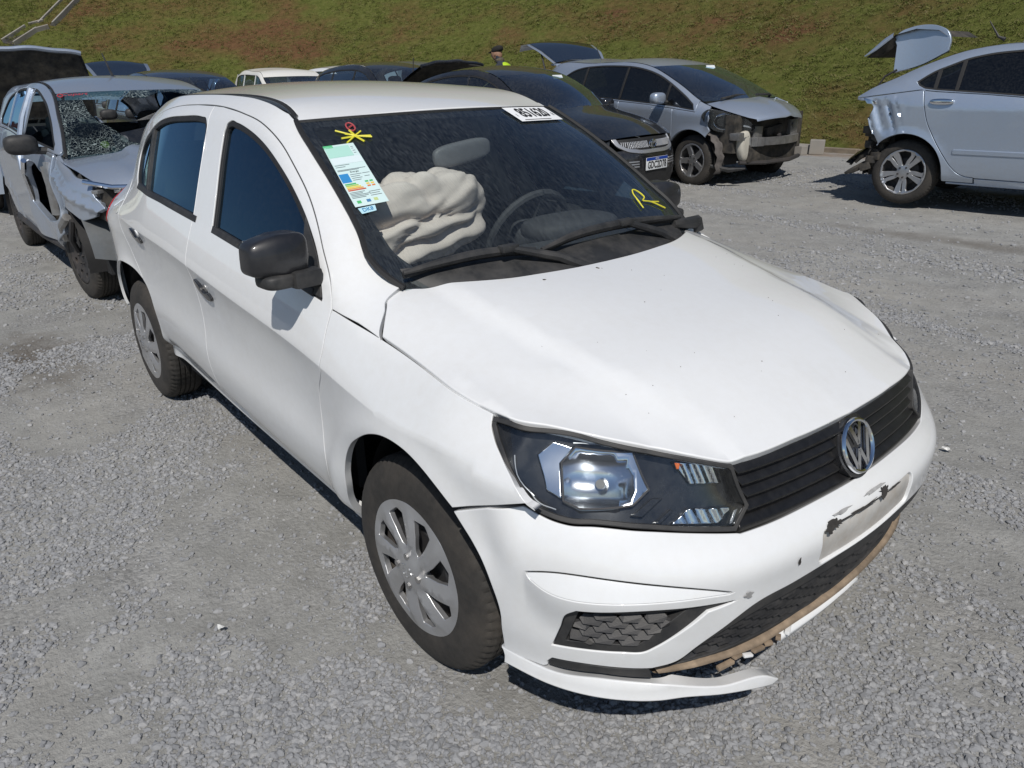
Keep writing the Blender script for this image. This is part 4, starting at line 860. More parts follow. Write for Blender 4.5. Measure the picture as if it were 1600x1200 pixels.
def wheel(parent, loc, side, rad, rim, wid, kind, steer=0.0, spin=0.3):
    """wheel part with tyre and rim below it; side -1 is the right of the car"""
    w = D.objects.new('wheel', tyre_mesh(rad, rim, wid)); link(w, parent)
    w.location = loc; w.rotation_euler = (0, spin, steer+(math.pi if side > 0 else 0))
    w.rotation_mode = 'XYZ'
    w.matrix_basis = Matrix.Translation(loc) @ Matrix.Rotation(steer+(math.pi if side > 0 else 0), 4, 'Z') @ Matrix.Rotation(spin, 4, 'Y')
    key = ('k', kind, rim)
    if key in TYRE_CACHE:
        for nm, me in TYRE_CACHE[key]: link(D.objects.new(nm, me), w)
        return w
    made = []
    bm = bmesh.new(); lathe(bm, [(rim-.004, .028), (rim-.012, .05), (rim-.035, .09), (rim-.05, .10), (.0, .10)], 48); made.append(bm_obj('wheel_well', bm, STEEL if kind == 'cap' else PLASTIC, w))
    zer = np.array([0, 3., 0])
    if kind == 'cap':
        R0 = rim+.010
        def f(u, v):
            u = np.ravel(u); v = np.ravel(v); r = np.hypot(u, v)/R0; th = np.arctan2(v, u)
            d = -.004-.014*(1-np.clip(r, 0, 1)**2)+.007*np.exp(-((r-.20)/.10)**2)*0-.010*np.exp(-(r/.26)**4)
            tw = ((th*8+3.36*(1-r))/(2*np.pi)) % 1; d = d+.015*(np.abs(tw-.5)-.25)*np.exp(-((r-.62)/.30)**4)*2
            return np.stack([u, d, v], 1)
        hol = []
        for k in range(8):
            a = 2*math.pi*k/8; pts = []
            for rr, da in ((.36, .02), (.60, -.10), (.82, -.16), (.87, .02), (.84, .24), (.62, .22), (.40, .16)):
                aa = a+da-.42*(1-rr); pts.append((R0*rr*math.cos(aa), R0*rr*math.sin(aa)))
            hol.append(np.array(pts))
        made.append(panel('hubcap', f, arc(0, 0, R0, 0, 356, 90), HUBCAP, w, holes=hol, res=.012, r=.0025, depth=.014, center=zer, dd=.008))
        bm = bmesh.new(); lathe(bm, [(rim-.02, .040), (rim*.62, .020), (rim*.40, .030), (.0, .030)], 40); made.append(bm_obj('steel_disc', bm, STEEL, w))
        for k in range(4):
            bm = bmesh.new(); a = 2*math.pi*(k+.2)/4; c = Vector((.046*math.cos(a), -.022, .046*math.sin(a))); tube(bm, [c+Vector((0, .02, 0)), c+Vector((0, -.006, 0))], .0095, 6)
            made.append(bm_obj('wheel_bolt', bm, BAREM, w, 30))
        bm = bmesh.new(); fn = lambda u, v, h: Vector((u, -.026-h, v))
        for pts in ([(-.010, .020), (0, .001), (.010, .020)], [(-.020, .012), (-.008, -.019), (0, -.003), (.008, -.019), (.020, .012)]):
            for (a0, b0), (a1, b1) in zip(pts, pts[1:]):
                d = np.array([a1-a0, b1-b0]); d /= np.linalg.norm(d); n_ = np.array([-d[1], d[0]])*.0022; p, q = np.array([a0, b0]), np.array([a1, b1]); prism(bm, [p+n_, p-n_, q-n_, q+n_], fn, .003)
        bmesh.ops.recalc_face_normals(bm, faces=bm.faces); made.append(bm_obj('hubcap_emblem', bm, CHROME, w, None))
    else:
        ns = {'five': 5, 'split': 5, 'steel': 8}[kind]; hol = []
        if kind == 'five': prof = ((.34, -.20), (.52, -.30), (.80, -.44), (.90, -.40), (.92, 0), (.90, .40), (.80, .44), (.52, .30), (.34, .20))
        elif kind == 'split': prof = ((.30, -.16), (.50, -.27), (.78, -.40), (.90, -.34), (.92, -.05), (.90, .26), (.70, .24), (.48, .22), (.30, .16))
        else: prof = ((.62, -.14), (.76, -.16), (.82, 0), (.76, .16), (.62, .14))
        for k in range(ns):
            a = 2*math.pi*(k+.5)/ns; P = np.array([(rim*r_*math.cos(a+d), rim*r_*math.sin(a+d)) for r_, d in prof]); hol.append(P)
            if kind == 'split':
                a2 = a+math.pi/5; P = np.array([(rim*r_*math.cos(a2+d), rim*r_*math.sin(a2+d)) for r_, d in ((.42, -.012), (.62, -.06), (.86, -.05), (.86, .03), (.62, .0), (.42, .03))]); hol.append(P)
        def f(u, v):
            u = np.ravel(u); v = np.ravel(v); r = np.hypot(u, v)/rim; return np.stack([u, .022-.018*np.clip(r, 0, 1)**2-.010*np.exp(-(r/.25)**4)-.008*np.exp(-((r-.97)/.04)**2), v], 1)
        made.append(panel('alloy_rim', f, arc(0, 0, rim+.004, 0, 355, 72), ALLOY if kind != 'steel' else STEEL, w, holes=hol, res=.02, r=.004, depth=.022, center=zer, dd=.014))
        for k in range(5):
            bm = bmesh.new(); a = 2*math.pi*k/5; c = Vector((.050*math.cos(a), .004, .050*math.sin(a))); tube(bm, [c+Vector((0, .02, 0)), c], .009, 6)
            made.append(bm_obj('wheel_bolt', bm, STEEL, w, 30))
        bm = bmesh.new(); lathe(bm, [(.13, .075), (.05, .07)], 24); made.append(bm_obj('brake_disc', bm, STEEL, w))
    TYRE_CACHE[key] = [(o.name.split('.')[0], o.data) for o in made]
    return w
def superell(name, c, s, mat, parent, p=3.0, rot=None, fn=None, n=24, m=14, roundx=None):
    V = []; 
    def sp(x, e): return math.copysign(abs(x)**e, x)
    for i in range(m+1):
        ph = -math.pi/2+math.pi*i/m
        for k in range(n):
            t = 2*math.pi*k/n; v = np.array([sp(math.cos(ph), 2/p)*sp(math.cos(t), 2/p), sp(math.cos(ph), 2/p)*sp(math.sin(t), 2/p), sp(math.sin(ph), 2/p)])
            if fn: v = fn(v)
            v = v*np.array(s)
            if rot is not None: v = np.array(rot @ Vector(v))
            V.append(v+np.array(c))
    F = []
    for i in range(m):
        for k in range(n): F.append((i*n+k, i*n+(k+1) % n, (i+1)*n+(k+1) % n, (i+1)*n+k))
    bm = bmesh.new(); vs_ = [bm.verts.new(v) for v in V]
    for f in F: bm.faces.new([vs_[i] for i in f])
    bmesh.ops.remove_doubles(bm, verts=bm.verts, dist=1e-5)
    return bm_obj(name, bm, mat, parent, 60)
def seat(parent, x, y, z=.30, w=.50, mat=None, rest=True):
    mat = mat or FABRIC; s = superell('seat', (x, y, z+.16), (.26, w/2, .10), mat, parent, 3.5)
    superell('seat_back', (x-.30, y, z+.48), (.08, w/2*.96, .34), mat, s, 3.5, Matrix.Rotation(-.28, 3, 'Y'))
    if rest: superell('head_rest', (x-.42, y, z+.86), (.05, .13, .09), mat, s, 3.5, Matrix.Rotation(-.2, 3, 'Y'))
    return s
from mathutils import noise as mnoise
def white_car_fittings(car):
    for x, y, st in ((0, -.752, .028), (-2.467, -.737, 0.0)):
        for sd in (-1, 1): wheel(car, (x, sd*abs(y), .296), sd, .300, .182, .172, 'cap', st, .35 if x == 0 else 1.1)
    # wheel arch liners and dark underside
    for cx, e0, e1 in ((.04, .15, .15), (-2.44, .15, .75)):
        for sd in (-1, 1):
            bm = bmesh.new()
            A = [bm.verts.new((cx-.005+.352*math.cos(t), sd*.70, .31+.37*math.sin(t))) for t in np.linspace(-e0, math.pi+e1, 24)]; B = [bm.verts.new((v.co.x, sd*.36, v.co.z)) for v in A]
            for i in range(23): bm.faces.new((A[i], A[i+1], B[i+1], B[i]))
            bm.faces.new([v for v in B]); bm_obj('wheel_liner', bm, RUBBER, car, 60)
    bm = bmesh.new(); box(bm, (-1.23, 0, .30), (1.62, 1.34, .10)); box(bm, (-1.2, 0, .34), (3.4, .70, .24)); box(bm, (.50, 0, .42), (.30, 1.0, .28)); box(bm, (-2.86, 0, .50), (.16, 1.36, .46))
    bm_obj('underbody', bm, DARK, car, None)
    # tail: hatch, rear glass, bumper
    prof = [(x, z, float(S(x, min(z, float(HR(x)))))+.002) for x, z in ((-2.855, 1.30), (-2.90, 1.19), (-2.99, 1.05), (-3.03, .95), (-3.035, .80), (-3.0, .66), (-2.96, .55), (-2.93, .38))]
    grid('tailgate', np.array([[(-2.83-.05*(1-abs(t)**2.2)-k*(.025+.01*(1-t*t)), t*y, (float(roof(-2.83, t*y)) if k == 0 else 1.30+.02*(1-t*t))) for t in np.linspace(-1, 1, 25)] for k, y in ((0, float(S(-2.83, HR(-2.83)))-.004), (1, prof[0][2]))]), WHITE, car, center=(-1.5, 0, .8))
    q = np.linspace(-1, 1, 25)
    def tail(k0, k1, nm, mat, off=0.0):
        P = np.array([[(x-.06*(1-abs(t)**2.2)-off, t*y, z) for t in q] for x, z, y in prof[k0:k1+1]]); return grid(nm, P, mat, car, center=(-1.5, 0, .8))
    tail(0, 1, 'tailgate', WHITE); tail(1, 2, 'rear_window', G_SIDE); tail(2, 5, 'tailgate', WHITE); tail(5, 7, 'rear_bumper', WHITE)
    # door mirrors
    for sd in (-1, 1):
        c = (-.478, -.822, 1.056) if sd < 0 else (-.505, .775, 1.035)
        def sh(v):
            o = v.copy(); k = v[1]*sd   # +1 outward
            o[2] = o[2]*(1-.22*max(k, 0))-.10*max(k, 0)+(.06*k if v[2] > 0 else 0)*-1; o[0] = o[0]*(1-.25*max(k, 0))-.35*max(k, 0)*.6
            if v[0] > 0: o[0] *= 1-.35*v[2]**2
            return o
        rz = Matrix.Rotation(-sd*.10, 3, 'Z')
        m = superell('door_mirror', c, (.054, .080, .058), MIRRORP, car, 6.0, rz @ Matrix.Rotation(sd*.06, 3, 'X'), sh, 32, 18)
        superell('mirror_foot', (-.474, c[1]-sd*.01, c[2]-.064), (.048, .064, .021), PLASTIC, m, 4, rz)
        bm = bmesh.new(); box(bm, (-.455, sd*(abs(c[1])-.062), c[2]-.064), (.075, .085, .048), Matrix.Rotation(-sd*.1, 3, 'Z'), .012); bm_obj('mirror_arm', bm, PLASTIC, m)
        bm = bmesh.new(); box(bm, (c[0]-.06, c[1], c[2]), (.006, .12, .08), Matrix.Rotation(-sd*.1, 3, 'Z'), .002); bm_obj('mirror_glass', bm, CHROME, m)
    # cabin: dashboard, wheel, seats, door cards, inside mirror
    prof = [(-.24, .950), (-.34, .960), (-.48, .955), (-.60, .925), (-.68, .86), (-.70, .74), (-.62, .60), (-.50, .42)]
    P = np.array([[(x-.03*abs(y)**2, y, z-.01*abs(y)) for y in np.linspace(-.60, .60, 21)] for x, z in prof]); dash = grid('dashboard', P, CABIN, car, center=(-.3, 0, .5))
    superell('instrument_hood', (-.58, .35, .965), (.11, .20, .045), CABIN, dash, 3)
    bm = bmesh.new(); rot = Matrix.Rotation(-1.12, 3, 'Y'); c = Vector((-.82, .35, .90)); n_ = 28
    ring = [c+rot @ Vector((.185*math.cos(t), .185*math.sin(t), 0)) for t in np.linspace(0, 2*math.pi, n_)]; tube(bm, ring, .016, 8, False)
    for t in (.0, 2.4, -2.4): tube(bm, [c, c+rot @ Vector((.18*math.cos(t), .18*math.sin(t), 0))], .014, 6)
    sw = bm_obj('steering_wheel', bm, CABIN, car); superell('wheel_boss', tuple(c), (.05, .07, .06), CABIN, sw, 3, rot)
    for y in (-.36, .36): seat(car, -1.28, y)
    s = superell('rear_seat', (-2.05, 0, .46), (.28, .62, .12), FABRIC, car, 4); superell('rear_seat_back', (-2.36, 0, .78), (.09, .62, .34), FABRIC, s, 4, Matrix.Rotation(-.3, 3, 'Y'))
    for y in (-.36, .36): superell('head_rest', (-2.45, y, 1.10), (.05, .13, .08), FABRIC, s, 3.5)
    P = np.array([[(x, y, z-.015*(y/.5)**2-.03) for y in np.linspace(-.52, .52, 9)] for x, z in ((-.86, 1.375), (-1.1, 1.42), (-1.6, 1.44), (-2.2, 1.43), (-2.75, 1.36))]); grid('headliner', P, LINER, car)
    for sd in (-1, 1):
        bm = bmesh.new(); box(bm, (-1.22, sd*.685, .66), (1.68, .03, .62)); bm_obj('door_card', bm, CABIN, car, None)
        bm = bmesh.new(); tube(bm, [(-1.31, sd*.655, .95), (-1.40, sd*.545, 1.33)], .035, 8); tube(bm, [(-2.25, sd*.62, 1.02), (-2.35, sd*.50, 1.28)], .05, 8); bm_obj('inner_pillar', bm, LINER, car)
    rm = superell('inside_mirror', tuple(screen(np.array(-.13), np.array(.735))+np.array([-.045, 0, -.03])), (.018, .115, .036), simple('mirror_back', (.16, .165, .17), .5), car, 3.5, Matrix.Rotation(.12, 3, 'X'))
    bm = bmesh.new(); c = screen(np.array(-.02), np.array(.77))+np.array([-.018, .0, -.03]); box(bm, c, (.004, .055, .022), Matrix.Rotation(.06, 3, 'X')); bm_obj('mirror_label', bm, PAPER, rm, None)
    V, F = text_mesh('S-24', .020, .0006); mesh_obj('label_text', [(c[0]+.0035, c[1]+v[0], c[2]+v[1]) for v in V], F, INK, rm, False)
    # burst airbag: a crumpled beige cloth bag on the passenger side of the dashboard
    CL = simple('airbag_cloth', (.76, .67, .60), .85, var=.06, vs=5, bmp=.25, bs=900)
    bm = bmesh.new(); bmesh.ops.create_uvsphere(bm, u_segments=96, v_segments=64, radius=1)
    gs = lambda t, w: math.exp(-(t/w)**2)
    for v in bm.verts:
        d = v.co.normalized(); p = 2.35; q_ = d*(abs(d.x)**p+abs(d.y)**p+abs(d.z)**p)**(-1/p)
        wz = .16*mnoise.noise(Vector((q_.y*2.2, q_.x*2, 1.7)))
        h = .034*mnoise.noise(q_*1.7)+.012*mnoise.noise(q_*4.0+Vector((3, 1, 2)))+.003*mnoise.noise(q_*13)
        h -= .030*gs(q_.z+.55*q_.y-.20+wz*1.6, .11)*(.4+.6*(q_.y < .5))+.032*gs(q_.z+.12*q_.y+.34+wz*1.3, .10)+.014*gs(q_.z-.6*q_.y-.1+wz, .09)
        h += .010*gs(q_.z+.55*q_.y-.04+wz*1.6, .10)+.012*gs(q_.z+.12*q_.y+.52+wz, .09)
        if q_.z > .1: h -= .036*gs(q_.y+.10-.35*q_.x, .10)+.018*gs(q_.y-.42, .08)
        if q_.z < 0: h -= .02*gs(q_.y+.25-.3*q_.z, .10)
        pos = Vector((q_.x*.120, q_.y*.285, q_.z*.150))+d*h*.85; pos = Matrix.Rotation(.22, 3, 'X') @ pos
        if pos.z < -.105: pos.z = -.105-(pos.z+.105)*.12
        v.co = Vector((-.598, -.335, 1.060))+pos
    bm_obj('airbag', bm, CL, car, None).data.polygons.foreach_set('use_smooth', np.full(96*64, True))
    # --- what sticks on the glass
    def sc(off=.0015):
        def g(u, v):
            P, n = surf_n(screen, np.stack([np.ravel(u), np.ravel(v)], 1), CEN); return P+n*off
        return g
    A = np.array([(-.760, .806), (-.918, .795), (-.912, .428), (-.757, .445)])      # top right, top left, bottom left, bottom right
    def es(u, v):   # u, v in 0..1 over the sheet
        return (A[2]*(1-u)+A[3]*u)*(1-v)+(A[1]*(1-u)+A[0]*u)*v
    def quad(nm, x0, y0, x1, y1, mat, par, off, m=es):
        o = np.array([m(x0, y0), m(x1, y0), m(x1, y1), m(x0, y1)]); return panel(nm, sc(off), o, mat, par, res=.05, r=.0002, depth=.0003, dd=.02)
    st = quad('energy_label', 0, 0, 1, 1, simple('label_mint', (.60, .76, .76), .5), car, .0012)
    for (x0, y0, x1, y1), c in (((.02, .78, .80, .97), (.40, .68, .60)), ((.03, .66, .97, .77), (.66, .77, .80)), ((.02, .36, .30, .50), (.03, .24, .55)), ((.0, .95, .3, 1.0), (.10, .50, .22))): quad('label_print', x0, y0, x1, y1, flat('print_%d' % int(1000*c[0]+100*c[2]), c), st, .0018)
    for k, c in enumerate(((.06, .42, .14), (.35, .55, .10), (.75, .62, .06), (.75, .35, .05), (.55, .10, .05))): quad('label_bar', .05, .325-.024*k, .38+.05*k, .343-.024*k, flat('bar_%d' % k, c), st, .0018)
    for k, c in enumerate(((.06, .42, .14), (.75, .55, .06), (.65, .20, .05))):
        quad('label_bar', .66, .33-.035*k, .76, .352-.035*k, flat('mini_%d' % k, c), st, .0018); quad('label_bar', .80, .33-.035*k, .90, .352-.035*k, D.materials['mini_%d' % k], st, .0018)
    GREYI = flat('print_grey', (.16, .20, .22))
    for x0, y0, x1 in ((.05, .64, .5), (.05, .61, .35), (.05, .56, .92), (.05, .545, .7), (.35, .47, .7), (.35, .44, .62), (.35, .41, .66), (.35, .38, .6), (.72, .47, .95), (.74, .42, .9), (.05, .20, .5), (.05, .18, .42), (.05, .16, .62), (.05, .14, .55), (.05, .12, .46), (.6, .18, .95), (.6, .15, .9), (.6, .12, .93), (.84, .93, .92), (.84, .90, .90), (.84, .86, .93), (.84, .82, .92)): quad('label_line', x0, y0, x1, y0+.008, GREYI, st, .0018)
    for x0, y0, c in ((.12, .04, (.08, .45, .16)), (.40, .04, (.06, .2, .4)), (.62, .045, (.5, .6, .25))): quad('label_print', x0, y0, x0+.12, y0+.04, flat('ico_%d' % int(x0*100), c), st, .0018)
    def scr_text(body, m, size, mat, par, nm, off=.0022, bold=.0, aspect=1.0):
        V, F = text_mesh(body, 1.0, bold); uv = np.array([m(v[0]*size*aspect, v[1]*size) for v in V]); mesh_obj(nm, sc(off)(uv[:, 0], uv[:, 1]), F, mat, par, False)
    scr_text('Energia', lambda x, y: es(.52+x, .515+y), .035, INK, st, 'label_text', aspect=2.6)
    B = np.array([(-.826, .432), (-.905, .421), (-.899, .391), (-.832, .403)])
    def dk(u, v): return (B[2]*(1-u)+B[3]*u)*(1-v)+(B[1]*(1-u)+B[0]*u)*v
    ds = quad('round_label', 0, 0, 1, 1, simple('label_blue', (.45, .70, .80), .5), car, .0012, dk)
    scr_text('DK8', lambda x, y: dk(.5+x, .5+y), .85, flat('print_blue', (.02, .22, .45)), ds, 'label_text', bold=.01, aspect=.42)
    L = np.array([(.870, .985), (.400, .985), (.425, .862), (.873, .862)])
    def lt(u, v): return (L[2]*(1-u)+L[3]*u)*(1-v)+(L[1]*(1-u)+L[0]*u)*v
    ls = quad('lot_label', 0, 0, 1, 1, simple('label_white', (.84, .86, .88), .5), car, .003, lt)
    scr_text('851620', lambda x, y: lt(.50+x, .54+y), .86, INK, ls, 'lot_number', .0045, .02, .262)
    scr_text('1', lambda x, y: lt(.07+x, .40+y), .26, INK, ls, 'lot_mark', .0045, .0, .3); scr_text('R', lambda x, y: lt(.93+x, .40+y), .3, INK, ls, 'lot_mark', .0045, .0, .3)
    quad('label_line', .10, .07, .72, .10, INK, ls, .0042, lt)
    YEL = simple('yellow_marker', (.72, .66, .05), .55); REDM = simple('red_marker', (.42, .07, .08), .6)
    def mark(nm, lines, mat, wd):
        bm = bmesh.new()
        for pts in lines: tube(bm, [tuple(sc(.002)(np.array([p[0]]), np.array([p[1]]))[0]) for p in pts], wd, 5)
        return bm_obj(nm, bm, mat, car)
    mark('paint_mark', [[(-.815, .895), (-.73, .848), (-.646, .833)], [(-.806, .838), (-.73, .846), (-.648, .842)], [(-.686, .878), (-.735, .846), (-.790, .806)], [(-.742, .890), (-.728, .846), (-.700, .806)], [(-.775, .868), (-.72, .850)]], YEL, .0033)
    t = np.linspace(0, 6.3, 14); mark('paint_mark', [[(-.724+.022*math.cos(a), .915+.030*math.sin(a)) for a in t], [(-.735, .91), (-.71, .925)]], REDM, .0028)
    mark('paint_mark', [sm([(.652, .235), (.672, .295), (.705, .315), (.735, .295), (.742, .262), (.70, .245), (.76, .225), (.84, .170)], 5), [(.765, .225), (.835, .213)], [(.640, .205), (.655, .26)]], YEL, .0026)
    return car
CAR = white_car(); white_car_fittings(CAR)
rg_ = np.random.default_rng(3); bm = bmesh.new()
for k in range(30):
    x_, y_ = (rg_.uniform(-.1, .66), rg_.uniform(-.5, .5)); z_ = float(hood(np.array(x_), np.array(y_))); L_b = rg_.uniform(.001, .0028) if k > 1 else .010
    box(bm, (x_, y_, z_+.001), (L_b, L_b*rg_.uniform(.3, .6), .0012), Matrix.Rotation(rg_.uniform(0, 3), 3, 'Z') @ Matrix.Rotation(.2, 3, 'Y'))
bm_obj('hood_specks', bm, simple('dry_leaf', (.07, .055, .04), .9), CAR, None)['kind'] = 'stuff'
def litter(x_, y_, s_, lab):
    bm = bmesh.new(); vs_ = [bm.verts.new((s_*math.cos(a)*(.6+.5*random.random()), s_*.6*math.sin(a)*(.6+.5*random.random()), .006+.012*random.random())) for a in np.linspace(0, 5.8, 9)]; c_ = bm.verts.new((0, 0, .018))
    for a_, b_ in zip(vs_, vs_[1:]+vs_[:1]): bm.faces.new((c_, a_, b_))
    o = bm_obj('litter', bm, simple('white_scrap', (.7, .7, .68), .7), None, None); o.location = (x_, y_, float(gz_full(x_, y_))+.006); tag(o, lab, 'litter', 'white scraps on the gravel')
litter(-.47, -1.14, .020, 'small white torn scrap lying on the gravel left of the front wheel')
litter(.35, -1.02, .012, 'tiny white scrap on the gravel in front of the front wheel')
litter(.42, 1.55, .022, 'pale scrap on the gravel beside the far end of the grille')
# ------------------------------------------------------------------ body surfaces of the other cars
def mkS(W, C, Rl, zb=.24, tum=.40, k=.045, arches=(), rw=.36):
    HWb = spl(*zip(*W)); HCb = spl(*zip(*C)); HRb = spl(*zip(*Rl))
    LOb = spl([0, .25, .5, .618, .73, .846, .943, 1.], [0, .006, .012, .014, .02, .036, .062, .09])
    def Sb(x, z):
        x = np.asarray(x, float); z = np.asarray(z, float); zc = HCb(x)
        v = np.clip((zc-z)/(zc-zb), 0, 1.0); u = np.maximum(z-zc, 0)
        up = np.where(u < .12, .035*(u/.12)**1.3, .035+tum*(u-.12)+.12*(u-.12)**2)
        zr = HRb(x); sl = (HRb(x+.01)-HRb(x-.01))/.02; e = (zr-z)/np.sqrt(1+sl*sl)
        ex = k*np.clip(1-e/.085, 0, 1.5)**2; fl = 0
        for cx, rr in arches:
            d = np.sqrt((x-cx)**2+(z-.30)**2); fl = fl+.014*np.clip(1-np.abs(d-rr-.005)/.075, 0, 1)**1.3*sst(.2, .34, z)
        return HWb(x)-LOb(v)-up-ex+fl
    Sb.HR = HRb; Sb.HW = HWb; Sb.HC = HCb
    return Sb
S_FIT = mkS([(-3.12, .66), (-2.9, .76), (-2.4, .81), (-1.2, .835), (-.2, .825), (.3, .79), (.6, .70), (.8, .55)],
            [(-3.1, .98), (-2, .95), (-1, .90), (-.2, .85), (.4, .80), (.8, .76)],
            [(-3.1, 1.33), (-2.9, 1.42), (-2.2, 1.452), (-1.5, 1.45), (-1.1, 1.425), (-.85, 1.375), (-.5, 1.25), (-.2, 1.12), (.05, 1.0), (.3, .92), (.8, .78)], arches=((0, .36), (-2.5, .36)))
S_SED = mkS([(-1.1, .66), (-.85, .75), (-.4, .815), (.3, .835), (1.5, .845), (2.6, .83), (3.4, .70)],
            [(-1.1, .93), (-.4, .93), (.5, .90), (1.5, .86), (2.6, .80), (3.4, .74)],
            [(-1.1, .95), (-.6, .975), (-.53, 1.0), (-.43, 1.063), (-.297, 1.126), (-.17, 1.183), (-.05, 1.243), (.085, 1.30), (.3, 1.375), (.7, 1.43), (1.2, 1.452), (1.7, 1.44), (2.1, 1.36), (2.6, 1.12), (2.9, .99), (3.4, .85)], arches=((0, .36), (2.6, .36)))
S_WRK = mkS([(-3.2, .64), (-2.9, .76), (-2.4, .80), (-1.2, .82), (-.2, .815), (.3, .79), (.6, .70), (.8, .55)],
            [(-3.2, .96), (-2, .94), (-1, .90), (-.2, .86), (.4, .82), (.8, .76)],
            [(-3.2, 1.30), (-2.9, 1.42), (-2.2, 1.49), (-1.6, 1.505), (-1.2, 1.49), (-.87, 1.432), (-.70, 1.372), (-.52, 1.282), (-.25, 1.15), (-.10, 1.045), (.1, .965), (.3, .93), (.8, .80)], arches=((0, .36), (-2.5, .36)))
# ------------------------------------------------------------------ builder shared by the other cars
def copy_side(o, f=None): return o
def car_common(root, Sb, P):
    paint, glassm = P['paint'], P.get('glass', G_BG); belt = P['belt']; xr, xf, xa = P['xr'], P['xf'], P['xa']; sill = P.get('sill', .24)
    res = P.get('res', .06); HRb = Sb.HR; skip = P.get('skip', ())
    def bot(x):
        z = np.full(len(x), sill)
        for cx, r in P['arches']:
            m = np.abs(x-cx) < r; z[m] = np.maximum(z[m], .30+np.sqrt(np.maximum(r*r-(x[m]-cx)**2, 0)))
        return z
    top = lambda x: np.where(x > xa, HRb(x)-.004, np.minimum(belt(x), HRb(x)-.004))
    for sd in (-1, 1):
        f = lambda u, v, sd=sd: np.stack([u, sd*Sb(u, v), v], -1)
        for nm, x0, x1, fr, re in P['pieces']:
            if (nm, sd) in skip: continue
            xs = np.linspace(x0, x1, 44); t_ = np.stack([xs, top(xs)], 1)
            xb = np.sort(np.concatenate([np.linspace(x0, x1, 60)]+[np.array([cx-r+.001, cx-r-.001, cx+r-.001, cx+r+.001]) for cx, r in P['arches']])); xb = xb[(xb >= x0) & (xb <= x1)]
            b_ = np.stack([xb, bot(xb)], 1)
            o = loop(t_, *( [fr] if fr else []), b_[::-1], *([re] if re else []))
            panel(nm, f, o, P.get('over', {}).get((nm, sd), paint), root, res=res, seam=.003, r=.005, depth=.015, dd=.03)
        band = np.array(P['band']); xs = np.linspace(xr, xa, 60); up = np.stack([xs, HRb(xs)-.003], 1); lo = np.stack([xs, np.minimum(belt(xs), HRb(xs)-.004)+.002], 1)
        fr_ = loop(lo, up[::-1]); 
        g = panel('side_frame', f, fr_, paint, root, holes=[band], res=res, r=.004, depth=.015, dd=.03)
        # panes between the dividers, cut by x
        bnd = dens(band if area2(band) > 0 else band[::-1], .02); cuts = [-99]+sorted(P['div'])+[99]
        rim = bnd-outn(bnd)*.014
        panel('window_seal', f, bnd, RUBBER, g, holes=[rim], res=.08, r=.001, off=-.004, dd=.03, depth=.01)
        zt_ = band[:, 1].max(); zb_ = band[:, 1].min()
        for c0, c1 in zip(cuts, cuts[1:]):
            d0 = .012 if c0 > -9 else 0; d1 = .012 if c1 < 9 else 0
            q = clip_x(rim, c0+d0, c1-d1)
            if len(q) > 2 and (sd, c0) not in P.get('open', ()): panel('side_window', f, q, glassm, root, res=.12, r=.0005, off=-.010, depth=.001, dd=.04)
        for c in P['div']:
            q = clip_x(bnd, c-.016, c+.016)
            if len(q) > 2: panel('window_pillar', f, q, P.get('divmat', RUBBER), root, res=.08, r=.002, off=-.001, dd=.04)
    q = np.linspace(-1, 1, 25); ww = 1-q*q
    def strip(nm, xs, bul, crown, mat, par=root, dz=0.0, qs=q, inset=.004):
        rows = []
        for i, x in enumerate(xs):
            b = bul(x) if callable(bul) else bul; c = crown(x) if callable(crown) else crown; w = 1-qs*qs
            y = float(Sb(x, HRb(x)))-inset; rows.append(np.stack([x+b*w, qs*y, float(HRb(x))+c*(1-np.abs(qs)**2.3)+dz+0*qs], 1))
        return grid(nm, np.array(rows), mat, par, center=(-1.2, 0, .3))
    xw, xt = P['wsb'], P['wst']
    if 'windscreen' not in skip: strip('windscreen', np.linspace(xw, xt, 10), .12, .012, P.get('wglass', glassm))
    xrr = P['roof_end']; strip('roof', np.linspace(xt, xrr, 20), lambda x: .12*sst(xt-.6, xt, x)-.06*sst(xrr+.5, xrr, x), lambda x: .012+.03*sst(xt, xt-.5, x), paint)
    if 'hood' in P: h0, h1 = P['hood']; strip('hood', np.linspace(h0, h1, 14), lambda x: .10-.04*(x-h0)/(h1-h0), P.get('hcrown', .05), P.get('hood_mat', paint))
    if 'backlight' in P: b0, b1 = P['backlight']; strip('rear_window', np.linspace(b0, b1, 8), -.08, .012, glassm)
    if 'boot' in P: b0, b1 = P['boot']; strip('boot_lid', np.linspace(b0, b1, 8), -.05, .02, paint)
    bm = bmesh.new(); L = xf-xr; box(bm, ((xf+xr)/2, 0, .36), (L-.35, 1.30, .22)); bm_obj('underbody', bm, DARK, root, None)
    if P.get('cabin', True):
        s = seat(root, P['seat'], -.37); 
        s2 = seat(root, P['seat'], .37); superell('rear_seat_back', (P['seat']-1.0, 0, .78), (.10, .60, .36), FABRIC, s2, 4)
        bm = bmesh.new(); box(bm, (xw-.34, 0, .80), (.36, 1.30, .26), bev=.06); bm_obj('dashboard', bm, CABIN, root)
        bm = bmesh.new(); c = Vector((xw-.66, P.get('drv', 1)*.36, .88)); rot = Matrix.Rotation(-1.1, 3, 'Y'); tube(bm, [c+rot @ Vector((.18*math.cos(t), .18*math.sin(t), 0)) for t in np.linspace(0, 2*math.pi, 20)], .014, 6, False); bm_obj('steering_wheel', bm, CABIN, root)
    bm = bmesh.new()
